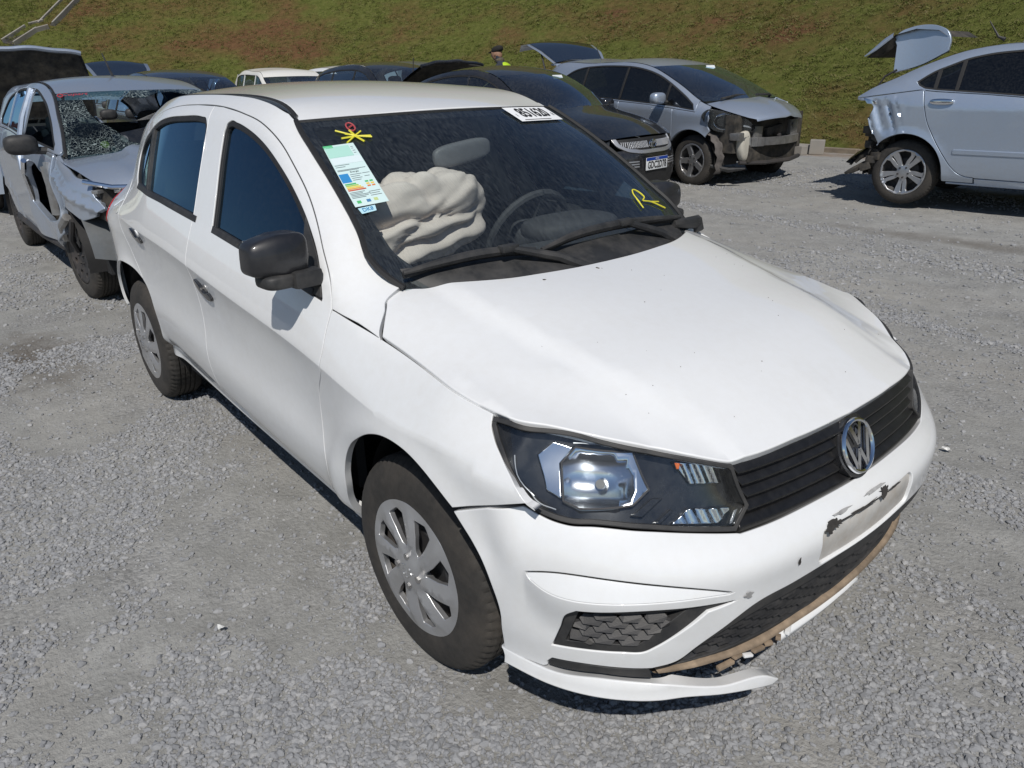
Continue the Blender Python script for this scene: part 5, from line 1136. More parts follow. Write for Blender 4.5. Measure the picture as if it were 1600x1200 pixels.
    for cx, r in P['arches']:
        for sd in (-1, 1):
            A = [bm.verts.new((cx+(r+.012)*math.cos(t), sd*(P['track']+.02), .30+(r+.012)*math.sin(t))) for t in np.linspace(-.1, math.pi+.1, 18)]; B = [bm.verts.new((v.co.x, sd*.36, v.co.z)) for v in A]
            for i in range(17): bm.faces.new((A[i], A[i+1], B[i+1], B[i]))
            bm.faces.new(B)
    bm_obj('wheel_liner', bm, RUBBER, root, 60)['kind'] = 'stuff'
    for cx in P['wheels']:
        for sd in (-1, 1): wheel(root, (cx, sd*P['track'], P['rad']), sd, P['rad'], P['rim'], .18, P['wk'], P.get('steer', 0) if cx == P['wheels'][0] else 0, random.uniform(0, 1))
    if 'mirror' in P:
        mx, mz, mm = P['mirror']
        for sd in (-1, 1):
            y = float(Sb(mx-.05, mz-.06))
            m = superell('door_mirror', (mx, sd*(y+.14), mz), (.07, .105, .068), mm, root, 3.0); bm = bmesh.new(); tube(bm, [(mx, sd*(y-.02), mz-.05), (mx, sd*(y+.08), mz-.04)], .026, 8); bm_obj('mirror_arm', bm, PLASTIC, m)
    return strip
def clip_x(Pl, a, b):
    def half(Q, x, keep):
        out = []
        for p, n in zip(Q, np.roll(Q, -1, 0)):
            ip, in_ = keep(p[0]), keep(n[0])
            if ip: out.append(p)
            if ip != in_: t = (x-p[0])/(n[0]-p[0]); out.append(p+(n-p)*t)
        return np.array(out) if len(out) else np.zeros((0, 2))
    Q = half(np.array(Pl), a, lambda v: v >= a)
    return half(Q, b, lambda v: v <= b) if len(Q) else Q
def fascia(X0, Y0, pw=3.0, dep=.45):
    """front surface by (q, z): X0(z) nose x on the centre line, Y0(z) half width at its ends"""
    def f(s, z):
        s = np.asarray(s, float); z = np.asarray(z, float); q = np.clip(np.abs(s)/Y0(z), 0, 1.0); return np.stack([X0(z)-dep*q**pw, s+0*z, z+0*s], -1)
    return f
# ------------------------------------------------------------------ silver hatchback with its nose torn off
def silver_hatch(loc, rz):
    t = thing('damaged_silver_hatchback', 'silver hatchback with torn off front bumper, bare beam and raised tailgate', 'car', loc, rz)
    belt = lin([-3.1, -1.535, -.735, -.042, .047, .3], [1.02, .990, .942, .878, .868, .86])
    band = np.vstack([sm([(-2.60, 1.20), (-2.473, 1.294), (-2.373, 1.343), (-2.201, 1.388), (-1.923, 1.409), (-1.496, 1.408), (-1.124, 1.384), (-.907, 1.348), (-.663, 1.281), (-.497, 1.214), (-.302, 1.123), (-.13, 1.034), (.0, .955)]), [(.035, .885), (-.042, .892), (-.352, .930), (-.735, .954), (-1.157, .982), (-1.535, 1.004), (-2.40, 1.03)]])
    P = dict(paint=SILVER, glass=G_DARK, wglass=G_BG, belt=belt, xr=-3.05, xf=.30, xa=.06, band=band, div=[-2.06, -1.25, -.44], arches=[(0, .365), (-2.5, .365)], wheels=(0, -2.5), track=.75, rad=.302, rim=.200, wk='five', sill=.22,
             pieces=[('front_fender', -.29, .235, [(.27, .80), (.25, .72), (.285, .66), (.24, .60)], None), ('front_door', -1.24, -.29, None, None), ('rear_door', -2.12, -1.24, None, None), ('rear_quarter', -3.05, -2.12, None, None)],
             wsb=.10, wst=-.87, roof_end=-2.95, seat=-1.15, mirror=(-.42, 1.02, SILVER))
    car_common(t, S_FIT, P)
    # bonnet, pushed up a little, with a sharp fold on the far half
    q = np.linspace(-1, 1, 31); rows = []
    for x, hw, ze, zc in ((.14, .70, .955, 1.00), (.25, .70, .925, .985), (.38, .66, .885, .955), (.50, .59, .845, .91), (.60, .50, .805, .855), (.665, .43, .785, .815), (.672, .42, .76, .79)):
        rows.append(np.stack([x+.07*(1-q*q), q*hw, ze+(zc-ze)*(1-np.abs(q)**2.2)+.016*np.maximum(0, 1-np.abs(q-.25)/.22)], 1))
    hd = grid('hood', np.array(rows), SILVER, t, center=(-1, 0, .3))
    bm = bmesh.new(); box(bm, (.05, 0, .955), (.16, 1.24, .03), Matrix.Rotation(.3, 3, 'Y'), .008); bm_obj('cowl_panel', bm, PLASTIC, t)
    for pts in ([(.20, -.52, 1.005), (.12, -.15, 1.035), (.10, .05, 1.03)], [(.22, .10, 1.035), (.17, .42, 1.03), (.06, .60, 1.01)]):
        bm = bmesh.new(); tube(bm, pts, .014, 6); bm_obj('wiper', bm, PLASTIC, t)
    # dark engine bay with odd pieces hanging out
    bm = bmesh.new(); box(bm, (.32, 0, .62), (.42, 1.30, .42)); bm_obj('engine_bay', bm, BAY, t, None)
    for y, z, s in ((-.28, .62, (.08, .16, .16)), (.42, .66, (.07, .14, .18)), (.05, .64, (.06, .30, .10)), (-.50, .50, (.12, .10, .20)), (-.62, .60, (.14, .10, .08))):
        bm = bmesh.new(); box(bm, (.555, y, z), s, Matrix.Rotation(random.uniform(-.3, .3), 3, 'X'), .012); bm_obj('engine_part', bm, random.choice([BAREM, STEEL, BAY]), t)
    bm = bmesh.new(); box(bm, (.60, -.02, .40), (.05, .90, .20), None, .01); bm_obj('radiator', bm, BAY, t)
    bm = bmesh.new(); tube(bm, [(.56, -.55, .30), (.66, -.2, .285), (.68, .25, .29), (.60, .55, .31)], .025, 6); bm_obj('radiator_support', bm, STEEL, t)
    bm = bmesh.new()
    for k in range(14):
        a, b = np.linspace(-.50, .56, 15)[k:k+2]; x = lambda y: .70-.18*(y/.56)**2
        box(bm, ((x(a)+x(b))/2, (a+b)/2, .53), (.07, abs(b-a)+.004, .085 if k > 2 else .10), Matrix.Rotation(-math.atan2(x(b)-x(a), b-a), 3, 'Z'))
    bm_obj('bumper_beam', bm, BAREM, t, None)
    bm = bmesh.new(); box(bm, (.685, .0, .575), (.03, .05, .06), Matrix.Rotation(.4, 3, 'X'), .005); bm_obj('tow_bracket', bm, STEEL, t)
    # headlight
    for sd in (-1, 1):
        ff = lambda u, v, sd=sd: np.stack([.62-.45*np.clip((np.asarray(u)*-1*-1-.36)/.5, 0, 1.2)**1.3+0*v, sd*np.asarray(u), v+0*u], -1)
        o = sm([(.80, .72), (.84, .84), (.80, .895), (.70, .885), (.56, .83), (.42, .75), (.36, .68), (.40, .645), (.58, .635), (.72, .655), (.80, .72)], 5)[:-1]
        h = panel('headlight', ff, o, GLOSSBLK, t, res=.04, r=.004, off=-.02)
        mo = arc(.66, .76, .085, 0, 340, 20)*[1, 1]
        def bowl(u, v, ff=ff):
            Pq, n = surf_n(ff, np.stack([np.ravel(u), np.ravel(v)], 1), CEN); d = np.hypot(np.ravel(u)-.66, np.ravel(v)-.76)/.085; return Pq+n*(.004-.045*np.clip(1-d*d, 0, 1))[:, None]
        panel('reflector', bowl, mo, CHROME, h, res=.018, r=.003); panel('indicator', ff, [(.40, .68), (.50, .70), (.54, .735), (.44, .71)], CHROME, h, res=.03, r=.003, off=-.012)
        panel('headlight_lens', ff, o, G_CLEAR, h, res=.05, r=.001, off=.004, depth=.001)
    # split inner arch, washer bottle, loose strips
    P_ = []
    for k, a in enumerate(np.linspace(1.3, -.35, 14)):
        w = .03+.10*k/13; P_.append([(.02+(.40+.02*math.sin(k*2.2))*math.cos(a), y, .31+(.40+.015*math.cos(k*3))*math.sin(a)) for y in np.linspace(-.79, -.62-w*.4, 5)])
    grid('torn_arch_liner', np.array(P_), simple('dusty_liner', (.11, .10, .095), .85, var=.3, vs=12), t)
    superell('washer_bottle', (.56, -.50, .48), (.06, .09, .17), simple('washer_plastic', (.50, .48, .42), .5, var=.1, vs=8, dust=(.3, .26, .2), dusta=.4, dusts=9), t, 3.2, Matrix.Rotation(.25, 3, 'X'), lambda v: np.array([v[0], v[1]+.35*v[2]*(v[2] > 0)-.15*(v[2] < 0)*v[2], v[2]]))
    bm = bmesh.new(); tube(bm, [(.30, -.74, .26), (.50, -.66, .22), (.66, -.55, .24)], [.02, .03, .012], 6); bm_obj('loose_strip', bm, PLASTIC, t)
    # raised tailgate: glass in a silver frame, seen from the front and below
    u = np.linspace(-1, 1, 21)
    def tg(k0, k1, nm, mat, wk=1.0, dz=0.0, par=t):
        pr = [(-2.98, 1.46, .52), (-3.20, 1.62, .62), (-3.45, 1.73, .66), (-3.62, 1.73, .64), (-3.72, 1.64, .60)]
        rows = [[(x-.05*(1-s*s), s*y*wk, z+.05*(1-s*s)+dz) for s in u] for x, z, y in pr[k0:k1+1]]; return grid(nm, np.array(rows), mat, par)
    g = tg(0, 4, 'tailgate', SILVER); tg(0, 3, 'tailgate_glass', G_GATE, .90, .012, g); tg(0, 3, 'tailgate_lining', DARK, .93, -.014, g)
    bm = bmesh.new(); tube(bm, [(-3.0, -.60, 1.18), (-3.22, -.56, 1.60)], .012, 6); bm_obj('gas_strut', bm, STEEL, t)
    bm = bmesh.new(); box(bm, (-3.0, 0, 1.445), (.12, 1.0, .03), None, .01); bm_obj('roof_spoiler', bm, SILVER, t)
    bm = bmesh.new(); tube(bm, [(-2.3, -.18, 1.49), (-2.42, -.18, 1.66)], .005, 5); bm_obj('antenna', bm, PLASTIC, t)
    P_ = [[(-3.05-.10*(1-s*s), s*y, z) for s in u] for z, y in ((1.02, .70), (.80, .74), (.60, .75), (.40, .72), (.26, .66))]; grid('rear_bumper', np.array(P_), SILVER, t, center=(-1.5, 0, .7))
    bm = bmesh.new(); box(bm, (-.67, .27, 1.36), (.004, .16, .05), Matrix.Rotation(-.5, 3, 'Y')); bm_obj('windscreen_label', bm, PAPER, t, None)
    return t
silver_hatch((-4.551, 6.964, .155), R(-3.66))
# ------------------------------------------------------------------ black saloon with number plate
def black_saloon(loc, rz):
    Sb = mkS([(-3.4, .66), (-3.1, .76), (-2.5, .82), (-1.2, .84), (-.2, .83), (.3, .80), (.55, .73), (.75, .60)], [(-3.4, .96), (-2, .94), (-1, .90), (-.2, .84), (.4, .76), (.75, .70)],
             [(-3.4, 1.0), (-3.0, 1.06), (-2.6, 1.18), (-2.2, 1.34), (-1.8, 1.43), (-1.4, 1.455), (-1.1, 1.425), (-.92, 1.375), (-.6, 1.21), (-.27, 1.015), (-.1, .955), (.3, .87), (.6, .76), (.75, .70)], arches=((0, .36), (-2.55, .36)))
    t = thing('black_saloon', 'black saloon with a chrome edged grille and white number plate, parked beside the silver hatchback', 'car', loc, rz)
    belt = lin([-3.4, -2.5, -1.2, -.3, -.1], [1.0, .985, .965, .93, .92])
    band = np.vstack([sm([(-2.62, 1.04), (-2.35, 1.19), (-2.1, 1.31), (-1.8, 1.375), (-1.4, 1.395), (-1.1, 1.365), (-.9, 1.30), (-.6, 1.15), (-.36, 1.0)]), [(-.34, .955), (-1.2, .985), (-2.5, 1.005)]])
    P = dict(paint=BLACKP, glass=G_BG, belt=belt, xr=-3.35, xf=.55, xa=-.2, band=band, div=[-2.25, -1.32], divmat=BLACKP, arches=[(0, .36), (-2.55, .36)], wheels=(0, -2.55), track=.755, rad=.30, rim=.195, wk='steel', sill=.22,
             pieces=[('front_fender', -.38, .62, None, None), ('front_door', -1.32, -.38, None, None), ('rear_door', -2.28, -1.32, None, None), ('rear_quarter', -3.35, -2.28, None, None)],
             wsb=-.20, wst=-.93, roof_end=-1.95, backlight=(-1.95, -2.72), boot=(-2.72, -3.35), seat=-1.25, mirror=(-.52, 1.02, GLOSSBLK), hood=(-.17, .66), hcrown=lambda x: .055*sst(.85, .0, x)+.012)
    car_common(t, Sb, P)
    F = fascia(lin([.15, .22, .32, .42, .56, .62, .66, .72, .76], [.78, .85, .88, .885, .875, .85, .82, .79, .77]), lin([.15, .3, .55, .7, .78], [.74, .79, .80, .77, .72]), 2.8, .36)
    def fp(nm, o, mat, par=t, off=0.0, **k): return panel(nm, F, o, mat, par, off=off, res=.05, r=.004, dd=.025, **k)
    bz = fp('front_bumper', loop([(-.78, .24), (-.5, .20), (.5, .20), (.78, .24), (.79, .60), (.52, .62), (.46, .625), (-.46, .625), (-.52, .62), (-.79, .60)]), BLACKP)
    up = loop(sm([(-.50, .735), (-.25, .742), (0, .745), (.25, .742), (.50, .735)]), sm([(.49, .70), (.42, .645), (.30, .615), (0, .605), (-.30, .615), (-.42, .645), (-.49, .70)]))
    gr = fp('grille', up, RUBBER, t, -.01)
    inn = up*[.93, 1]+[0, .004]; inn[:, 1] = np.clip(inn[:, 1], .638, .72)
    lowm = loop(sm([(.52, .735), (.50, .675), (.43, .622), (.30, .592), (0, .582), (-.30, .592), (-.43, .622), (-.50, .675), (-.52, .735)]), sm([(-.47, .735), (-.455, .685), (-.40, .648), (-.29, .627), (0, .619), (.29, .627), (.40, .648), (.455, .685), (.47, .735)]))
    fp('grille_chrome', lowm, HUBCAP, gr, .012)
    bm = bmesh.new()
    for k in range(40):
        s = -.44+.0226*k
        if abs(s) < .075: continue
        p = F(np.array([s, s+.012]), np.array([.640 if abs(s) < .38 else .66, .705])); tube(bm, [p[0], p[1]], .0055, 5)
    bm_obj('grille_bar', bm, HUBCAP, gr)['kind'] = 'stuff'
    # round chrome badge of crossed ovals
    c = F(np.array(0.), np.array(.672))+np.array([.022, 0, 0]); el = lambda cy, cz, ry, rz_, n=22: [c+np.array([0, cy+ry*math.cos(a), cz+rz_*math.sin(a)]) for a in np.linspace(0, 2*math.pi, n)]
    bm = bmesh.new()
    for e in (el(0, 0, .062, .044), el(0, .004, .020, .040), el(0, .016, .040, .016)): tube(bm, e, .0065, 6, False)
    bm_obj('badge', bm, CHROME, t)
    for sd in (-1, 1):
        lamp = np.array([(.52, .745), (.56, .66), (.64, .615), (.76, .635), (.775, .70), (.70, .755), (.60, .768)])*[sd, 1]
        h = fp('headlight', lamp, DARK, t, .002); fp('reflector', (lamp-lamp.mean(0))*.62+lamp.mean(0), CHROME, h, .004); fp('headlight_lens', lamp, G_CLEAR, h, .012)
        for k in range(3):
            o = rrect(.27, .50-.026*k, .46, .514-.026*k, .005); fp('bumper_slat', o*[sd, 1], HUBCAP, bz, .006)
        fp('fog_panel', np.array([(.50, .30), (.70, .30), (.66, .40), (.52, .42)])*[sd, 1], RUBBER, bz, .003)
    fp('lower_grille', loop([(-.46, .25), (.46, .25), (.42, .40), (-.42, .40)]), RUBBER, bz, .003)
    fp('bumper_lip', loop([(-.74, .20), (.74, .20), (.76, .235), (.5, .225), (-.5, .225), (-.76, .235)]), PLASTIC, bz, .012)
    # plate
    pc = F(np.array(0.), np.array(.475))+np.array([.018, 0, 0]); bm = bmesh.new(); box(bm, pc, (.006, .40, .13), None, .002); pl = bm_obj('number_plate', bm, simple('plate_white', (.72, .74, .75), .45), t)
    bm = bmesh.new(); box(bm, pc+np.array([.004, 0, .0485]), (.003, .396, .030)); bm_obj('plate_band', bm, simple('plate_blue', (.01, .05, .30), .4), pl, None)
    for b, sz, z, m in (('GDC2D78', .092, -.016, INK), ('BRASIL', .022, .0485, PAPER)):
        V, Fc = text_mesh(b, sz, .002 if sz > .05 else 0); mesh_obj('plate_text', [(pc[0]+.0062, pc[1]+v[0]*(.86 if sz > .05 else 1), pc[2]+z+v[1]*1.12) for v in V], Fc, m, pl, False)
    for pts in ([(-.06, -.50, .985), (-.10, -.12, 1.03), (-.10, .06, 1.035)], [(-.06, .08, 1.02), (-.12, .38, 1.03), (-.20, .56, 1.03)]):
        bm = bmesh.new(); tube(bm, pts, .014, 6); bm_obj('wiper', bm, PLASTIC, t)
    bm = bmesh.new(); box(bm, (-.755, .28, 1.352), (.004, .17, .05), Matrix.Rotation(-.55, 3, 'Y')); bm_obj('windscreen_label', bm, PAPER, t, None)
    P_ = [[(-3.35-.10*(1-s*s), s*y, z) for s in np.linspace(-1, 1, 21)] for z, y in ((1.0, .64), (.80, .72), (.60, .74), (.40, .72), (.26, .66))]; grid('rear_bumper', np.array(P_), BLACKP, t, center=(-1.5, 0, .7))
    return t
black_saloon((-5.013, 4.905, .09), R(6.66))
# ------------------------------------------------------------------ pale silver saloon on the right, tail crushed
def silver_saloon(loc, rz):
    t = thing('silver_saloon', 'pale silver saloon with dark windows, crushed tail and bent boot lid standing up', 'car', loc, rz)
    belt = lin([-.6, -.1, .05, .2, .6, .9, 1.9, 2.9, 3.4], [.972, 1.035, 1.055, 1.040, 1.018, .995, .96, .90, .86])
    band = np.vstack([sm([(.0, 1.125), (.123, 1.210), (.265, 1.272), (.346, 1.306), (.522, 1.349), (.80, 1.375), (1.2, 1.385), (1.6, 1.36), (1.95, 1.27), (2.3, 1.10), (2.48, .99)]), [(2.45, .955), (1.9, .972), (.9, 1.003), (.6, 1.026), (.2, 1.052), (.085, 1.066), (.03, 1.092)]])
    dl = sm([(.085, 1.055), (.123, .911), (.17, .773), (.261, .62), (.372, .466), (.44, .38), (.497, .33), (.56, .305), (.634, .296)])
    P = dict(paint=SILVER2, glass=G_DARK, belt=belt, xr=-.53, xf=3.1, xa=2.62, band=band, div=[.175, .36, 1.40], arches=[(0, .365), (2.6, .365)], wheels=(2.6, 0), track=.75, rad=.303, rim=.213, wk='split', sill=.245,
             pieces=[('front_door', 1.42, 2.38, None, None), ('front_fender', 2.38, 3.25, None, None)],
             wsb=2.72, wst=2.08, roof_end=.75, backlight=(.75, -.06), seat=1.75, drv=1, mirror=(2.35, 1.02, SILVER2), hood=(2.72, 3.28), hcrown=.05)
    car_common(t, S_SED, P)
    arcr = [(0+.365*math.cos(a), .30+.365*math.sin(a)) for a in np.linspace(math.radians(8), math.radians(140), 24)]
    for sd in (-1, 1):
        def f(u, v, sd=sd):       # crushed flank: deep folds that grow towards the tail
            u = np.asarray(u, float); v = np.asarray(v, float); k = sst(.02, -.32, u); d = (.060*np.sin(u*21+v*9)**2*np.sign(np.sin(u*21+v*9)+.6)*.5+.05*np.maximum(0, 1-np.abs(u+.16+.35*(v-.8))/.09))*sst(.58, .72, v)*sst(1.0, .90, v)
            return np.stack([u, sd*(S_SED(u, v)-k*d-.05*k*sst(.7, .5, v)), v], -1)
        g = lambda u, v, sd=sd: np.stack([np.asarray(u, float), sd*S_SED(u, v), np.asarray(v, float)], -1)
        belt_d = np.stack([np.linspace(.085, 1.40, 30), belt(np.linspace(.085, 1.40, 30))], 1)
        d = panel('rear_door', g, loop(belt_d, [(1.40, .285)], [(.634, .292)], dl[::-1]), SILVER2, t, res=.05, seam=.003, r=.005, dd=.03)
        # quarter panel behind it
        q_ = loop([(-.53, .974)], [(-.35, 1.0), (-.1, 1.033), (.05, 1.052)], dl, [(.634, .245), (.362, .245), (.363, .33)], arcr[1:], sm([(-.26, .56), (-.30, .63), (-.35, .72), (-.375, .80), (-.35, .90), (-.40, .955)], 4))
        panel('rear_quarter', f, q_, SILVER2, t, res=.022, seam=.002, r=.004, dd=.02)
        # sill, moulding, handle
        panel('rocker_panel', g, loop([(.64, .290), (2.22, .28)], [(2.22, .215), (.40, .225), (.40, .245), (.64, .245)]), SILVER2, t, res=.08, seam=.002, dd=.05)
        panel('door_moulding', g, rrect(.43, .500, 1.34, .545, .012)+np.array([0, 0]), SILVER2, d, res=.06, r=.008, off=.010, dd=.03)
        hm = superell('door_handle', (.27, sd*(float(S_SED(.27, .955))+.016), .955), (.105, .022, .027), CHROME, d, 2.6)
        panel('tail_light', f, [(-.46, .985), (-.33, .955), (-.32, .925), (-.41, .93)], CHROME, t, res=.03, off=.004)
    bm = bmesh.new()
    for k in range(12): box(bm, (-.36+random.uniform(-.06, .10), -.66+random.uniform(-.05, .12), .30+.035*k), (.10, .14, .07), Matrix.Rotation(random.uniform(-.7, .7), 3, 'Z') @ Matrix.Rotation(random.uniform(-.6, .6), 3, 'Y'), .008)
    bm_obj('torn_bumper_mount', bm, BAY, t)['kind'] = 'stuff'
    bm = bmesh.new(); box(bm, (-.30, 0, .62), (.26, 1.2, .55)); bm_obj('boot_floor', bm, BAY, t, None)
    Pn = np.array([[(-.36-.05*i+.03*math.sin(j*2.1+i), -.72+.05*j*.6+.03*math.sin(i*1.7), .58-.055*i-.01*j) for j in range(5)] for i in range(5)]); grid('bent_bumper_piece', Pn, GLOSSBLK, t)
    bm = bmesh.new(); tube(bm, [(-.20, -.60, .42), (-.42, -.63, .34), (-.52, -.66, .28), (-.58, -.70, .25)], [.05, .035, .03, .012], 6); tube(bm, [(-.30, -.62, .52), (-.46, -.66, .42), (-.50, -.67, .36)], [.04, .03, .015], 6); bm_obj('hanging_wire', bm, BAY, t)
    # boot lid standing up: skin over the hinge, folded lip at its end
    q = np.linspace(-.56, .56, 17); prof = [(-.02, 1.33), (-.03, 1.42), (-.05, 1.52), (-.10, 1.585), (-.20, 1.625), (-.34, 1.635), (-.46, 1.60), (-.54, 1.53), (-.58, 1.44)]
    pr = sm(prof, 4)
    # side skin of the lid, a flat sheet that hangs towards the car
    o = [(-.35, 1.20), (-.06, 1.29), (.10, 1.39), (.115, 1.53), (.05, 1.60), (-.12, 1.625), (-.28, 1.60), (-.37, 1.47)]
    lid = panel('boot_lid', lambda u, v: np.stack([np.asarray(u, float), -.45-.03*np.sin(np.asarray(u)*6)+.10*(np.asarray(v)-1.2), np.asarray(v, float)], -1), loop([(-.37, 1.45), (-.355, 1.205)], sm([(-.35, 1.20), (-.10, 1.27), (.11, 1.375)]), sm([(.125, 1.39), (.125, 1.49), (.085, 1.56), (.0, 1.605), (-.12, 1.625), (-.26, 1.61), (-.36, 1.57), (-.40, 1.52), (-.37, 1.45)])), SILVER2, t, res=.04, r=.006, depth=.02, center=np.array([0, .5, 1.4]))
    e0 = sm([(-.39, 1.565), (-.47, 1.515), (-.55, 1.445), (-.645, 1.365)], 5); e1 = sm([(-.375, 1.47), (-.43, 1.415), (-.50, 1.37), (-.60, 1.345)], 5)
    lp = np.array([[(a_[0]*(1-k)+b_[0]*k, -.46-.05*math.sin(math.pi*k)+.16*k*k, a_[1]*(1-k)+b_[1]*k) for k in np.linspace(0, .45, 5)] for a_, b_ in zip(e0, e1)]); grid('boot_lid_lip', lp, SILVER2, lid)
    lp = np.array([[(a_[0]*(1-k)+b_[0]*k, -.47+.10*k, a_[1]*(1-k)+b_[1]*k) for k in np.linspace(.4, 1, 5)] for a_, b_ in zip(e0, e1)]); grid('boot_lid_inner', lp, BAY, lid)
    lp = np.array([[(a_[0]*.98, y_, a_[1]-.02) for y_ in np.linspace(-.44, .45, 8)] for a_ in np.vstack([e0[::-1], [(-.2, 1.61), (.0, 1.59), (.10, 1.53)]])]); grid('boot_lid_back', lp, BAY, lid)
    bm = bmesh.new(); tube(bm, [(-.44, -.50, 1.02), (-.44, -.50, 1.10), (-.40, -.50, 1.17), (-.30, -.48, 1.23)], .011, 6); bm_obj('boot_hinge', bm, STEEL, t)
    bm = bmesh.new(); tube(bm, [(.46, 0, 1.475), (.40, 0, 1.50), (.30, 0, 1.64)], [.02, .012, .004], 6); bm_obj('antenna', bm, PLASTIC, t)
    P_ = [[(3.28+.10*(1-s*s), s*y, z) for s in np.linspace(-1, 1, 17)] for z, y in ((.84, .62), (.66, .70), (.45, .72), (.24, .66))]; grid('front_bumper', np.array(P_), SILVER2, t, center=(1.5, 0, .6))
    return t
silver_saloon((-2.09, 6.933, .215), R(5.08))
# ------------------------------------------------------------------ silver wreck behind the white car
def wreck(loc, rz):
    t = thing('wrecked_silver_car', 'wrecked silver car with shattered windscreen, torn front door and missing headlight', 'car', loc, rz)
    Sb = S_WRK
    belt = lin([-3.2, -2.0, -1.2, -.2, -.1], [1.16, 1.13, 1.09, 1.04, 1.035])
    band = np.vstack([sm([(-2.55, 1.22), (-2.42, 1.36), (-2.2, 1.43), (-1.6, 1.462), (-1.2, 1.45), (-.95, 1.405), (-.758, 1.352), (-.558, 1.262), (-.375, 1.172), (-.25, 1.10)]), [(-.22, 1.062), (-1.2, 1.108), (-2.0, 1.148), (-2.5, 1.17)]])
    P = dict(paint=SILVER, glass=G_SIDE, belt=belt, xr=-3.15, xf=.45, xa=-.13, band=band, div=[-2.12, -1.33], divmat=SILVER, open={(-1, -1.33)}, arches=[(-.2, .37), (-2.85, .37)], wheels=(-.2, -2.85), track=.745, rad=.31, rim=.19, wk='steel', sill=.30, steer=.10,
             pieces=[('rear_door', -2.33, -1.33, None, None), ('rear_quarter', -3.15, -2.33, None, None), ('front_door', -1.33, -.2, None, None), ('front_fender', -.2, .45, None, None)],
             skip={('front_door', -1), ('front_fender', -1), 'windscreen'}, wsb=-.06, wst=-.83, roof_end=-2.85, backlight=(-2.85, -3.15), seat=-1.3, mirror=(-.40, 1.10, PLASTIC))
    car_common(t, Sb, P)
    f = lambda u, v: np.stack([np.asarray(u, float), -Sb(u, v)-.02*np.sin(np.asarray(u)*7+np.asarray(v)*9)*sst(.9, .6, v), np.asarray(v, float)], -1)
    # torn front door with a big hole, dark lining behind
    xs = np.linspace(-1.32, -.2, 20); tp = np.stack([xs, belt(xs)], 1)
    hole = sm([(-1.22, .62), (-1.20, .80), (-1.02, .93), (-.75, .95), (-.45, .90), (-.27, .93), (-.24, .62), (-.5, .55), (-.9, .53), (-1.22, .62)], 5)[:-1]
    d = panel('front_door', f, loop(tp, [(-.2, .50), (-.45, .36), (-1.32, .36)]), SILVER, t, holes=[hole], res=.05, r=.008, depth=.04, dd=.025)
    bm = bmesh.new(); box(bm, (-.75, -.62, .70), (1.0, .10, .60)); bm_obj('door_lining', bm, BAY, d, None)
    for pts, r_, m in (([(-1.24, -.79, .62), (-1.2, -.82, .84), (-1.0, -.83, .95)], .02, CHROME), ([(-.30, -.78, .98), (-.28, -.80, .80), (-.30, -.80, .62)], .035, BAREM), ([(-.36, -.80, .95), (-.33, -.79, .74)], .03, BAREM), ([(-.1, -.78, .62), (-.22, -.80, .55), (-.30, -.78, .44)], .03, BAREM), ([(-.05, -.76, .60), (-.12, -.78, .46), (-.20, -.74, .36)], .02, STEEL)):
        bm = bmesh.new(); tube(bm, pts, r_, 7); bm_obj('door_metal', bm, m, d)
    bm = bmesh.new(); tube(bm, [(-1.335, -.775, 1.06), (-1.345, -.71, 1.25), (-1.36, -.605, 1.46)], [.030, .028, .022], 8); tube(bm, [(-1.335, -.775, 1.07), (-1.28, -.80, .98), (-1.25, -.82, .86)], [.03, .03, .02], 8); bm_obj('bent_pillar', bm, SILVER, t)
    bm = bmesh.new(); tube(bm, [(-.95, -.55, .95), (-.98, -.50, 1.20), (-1.0, -.46, 1.40)], .014, 6); tube(bm, [(-1.1, -.5, 1.10), (-.75, -.52, 1.0), (-.45, -.56, .8)], .03, 6); bm_obj('seat_belt', bm, CABIN, t)
    # crumpled fender
    fo = loop([(-.18, 1.048)], sm([(-.18, 1.04), (-.17, .85), (-.16, .70)]), sm([(-.16, .665), (-.09, .70), (.05, .705), (.181, .69), (.325, .642)]), sm([(.325, .642), (.48, .682), (.60, .745)]), sm([(.60, .75), (.53, .80), (.485, .85), (.46, .905)]), sm([(.45, .915), (.30, .915), (.103, .953), (-.02, .985), (-.12, 1.02)]))
    ff = lambda u, v: np.stack([np.asarray(u, float), -(Sb(u, v)+.02*np.sin(np.asarray(u)*9)*sst(.95, .8, v)+.03*np.maximum(0, 1-np.abs(np.asarray(v)-.86+.25*np.asarray(u))/.05)-.02), np.asarray(v, float)], -1)
    panel('front_fender', ff, fo, SILVER, t, res=.022, r=.006, depth=.02, dd=.015)
    # bonnet with a buckle, open edge at the front
    q = np.linspace(-1, 1, 33); rows = []
    for x, hw, z in ((-.13, .74, 1.00), (0, .74, .99), (.15, .735, .975), (.30, .72, .955), (.44, .70, .925), (.56, .66, .885), (.60, .64, .865)):
        rows.append(np.stack([x+.12*(1-q*q)+.02*np.sin(q*9), q*hw, z+.05*(1-np.abs(q)**2.3)+.035*np.exp(-((q+.25-.5*(x-.1))/.10)**2)-.02*np.exp(-((q+.55)/.08)**2)*sst(0, .4, x)], 1))
    grid('hood', np.array(rows), SILVER, t, center=(-1, 0, .3))
    bm = bmesh.new(); box(bm, (.40, -.50, .76), (.30, .34, .20)); box(bm, (.30, .2, .72), (.5, 1.0, .36)); bm_obj('engine_bay', bm, BAY, t, None)
    bm = bmesh.new(); tube(bm, [(.47, -.735, .905), (.60, -.60, .872), (.68, -.42, .865), (.72, -.2, .87)], .016, 8); bm_obj('headlight_trim', bm, CHROME, t)
    for y in (-.66, -.54, -.42): 
        bm = bmesh.new(); box(bm, (.53+(.66+y)*.45, y, .845), (.05, .10, .022), Matrix.Rotation(.6, 3, 'Z'), .006); bm_obj('headlight_bracket', bm, BAREM, t)
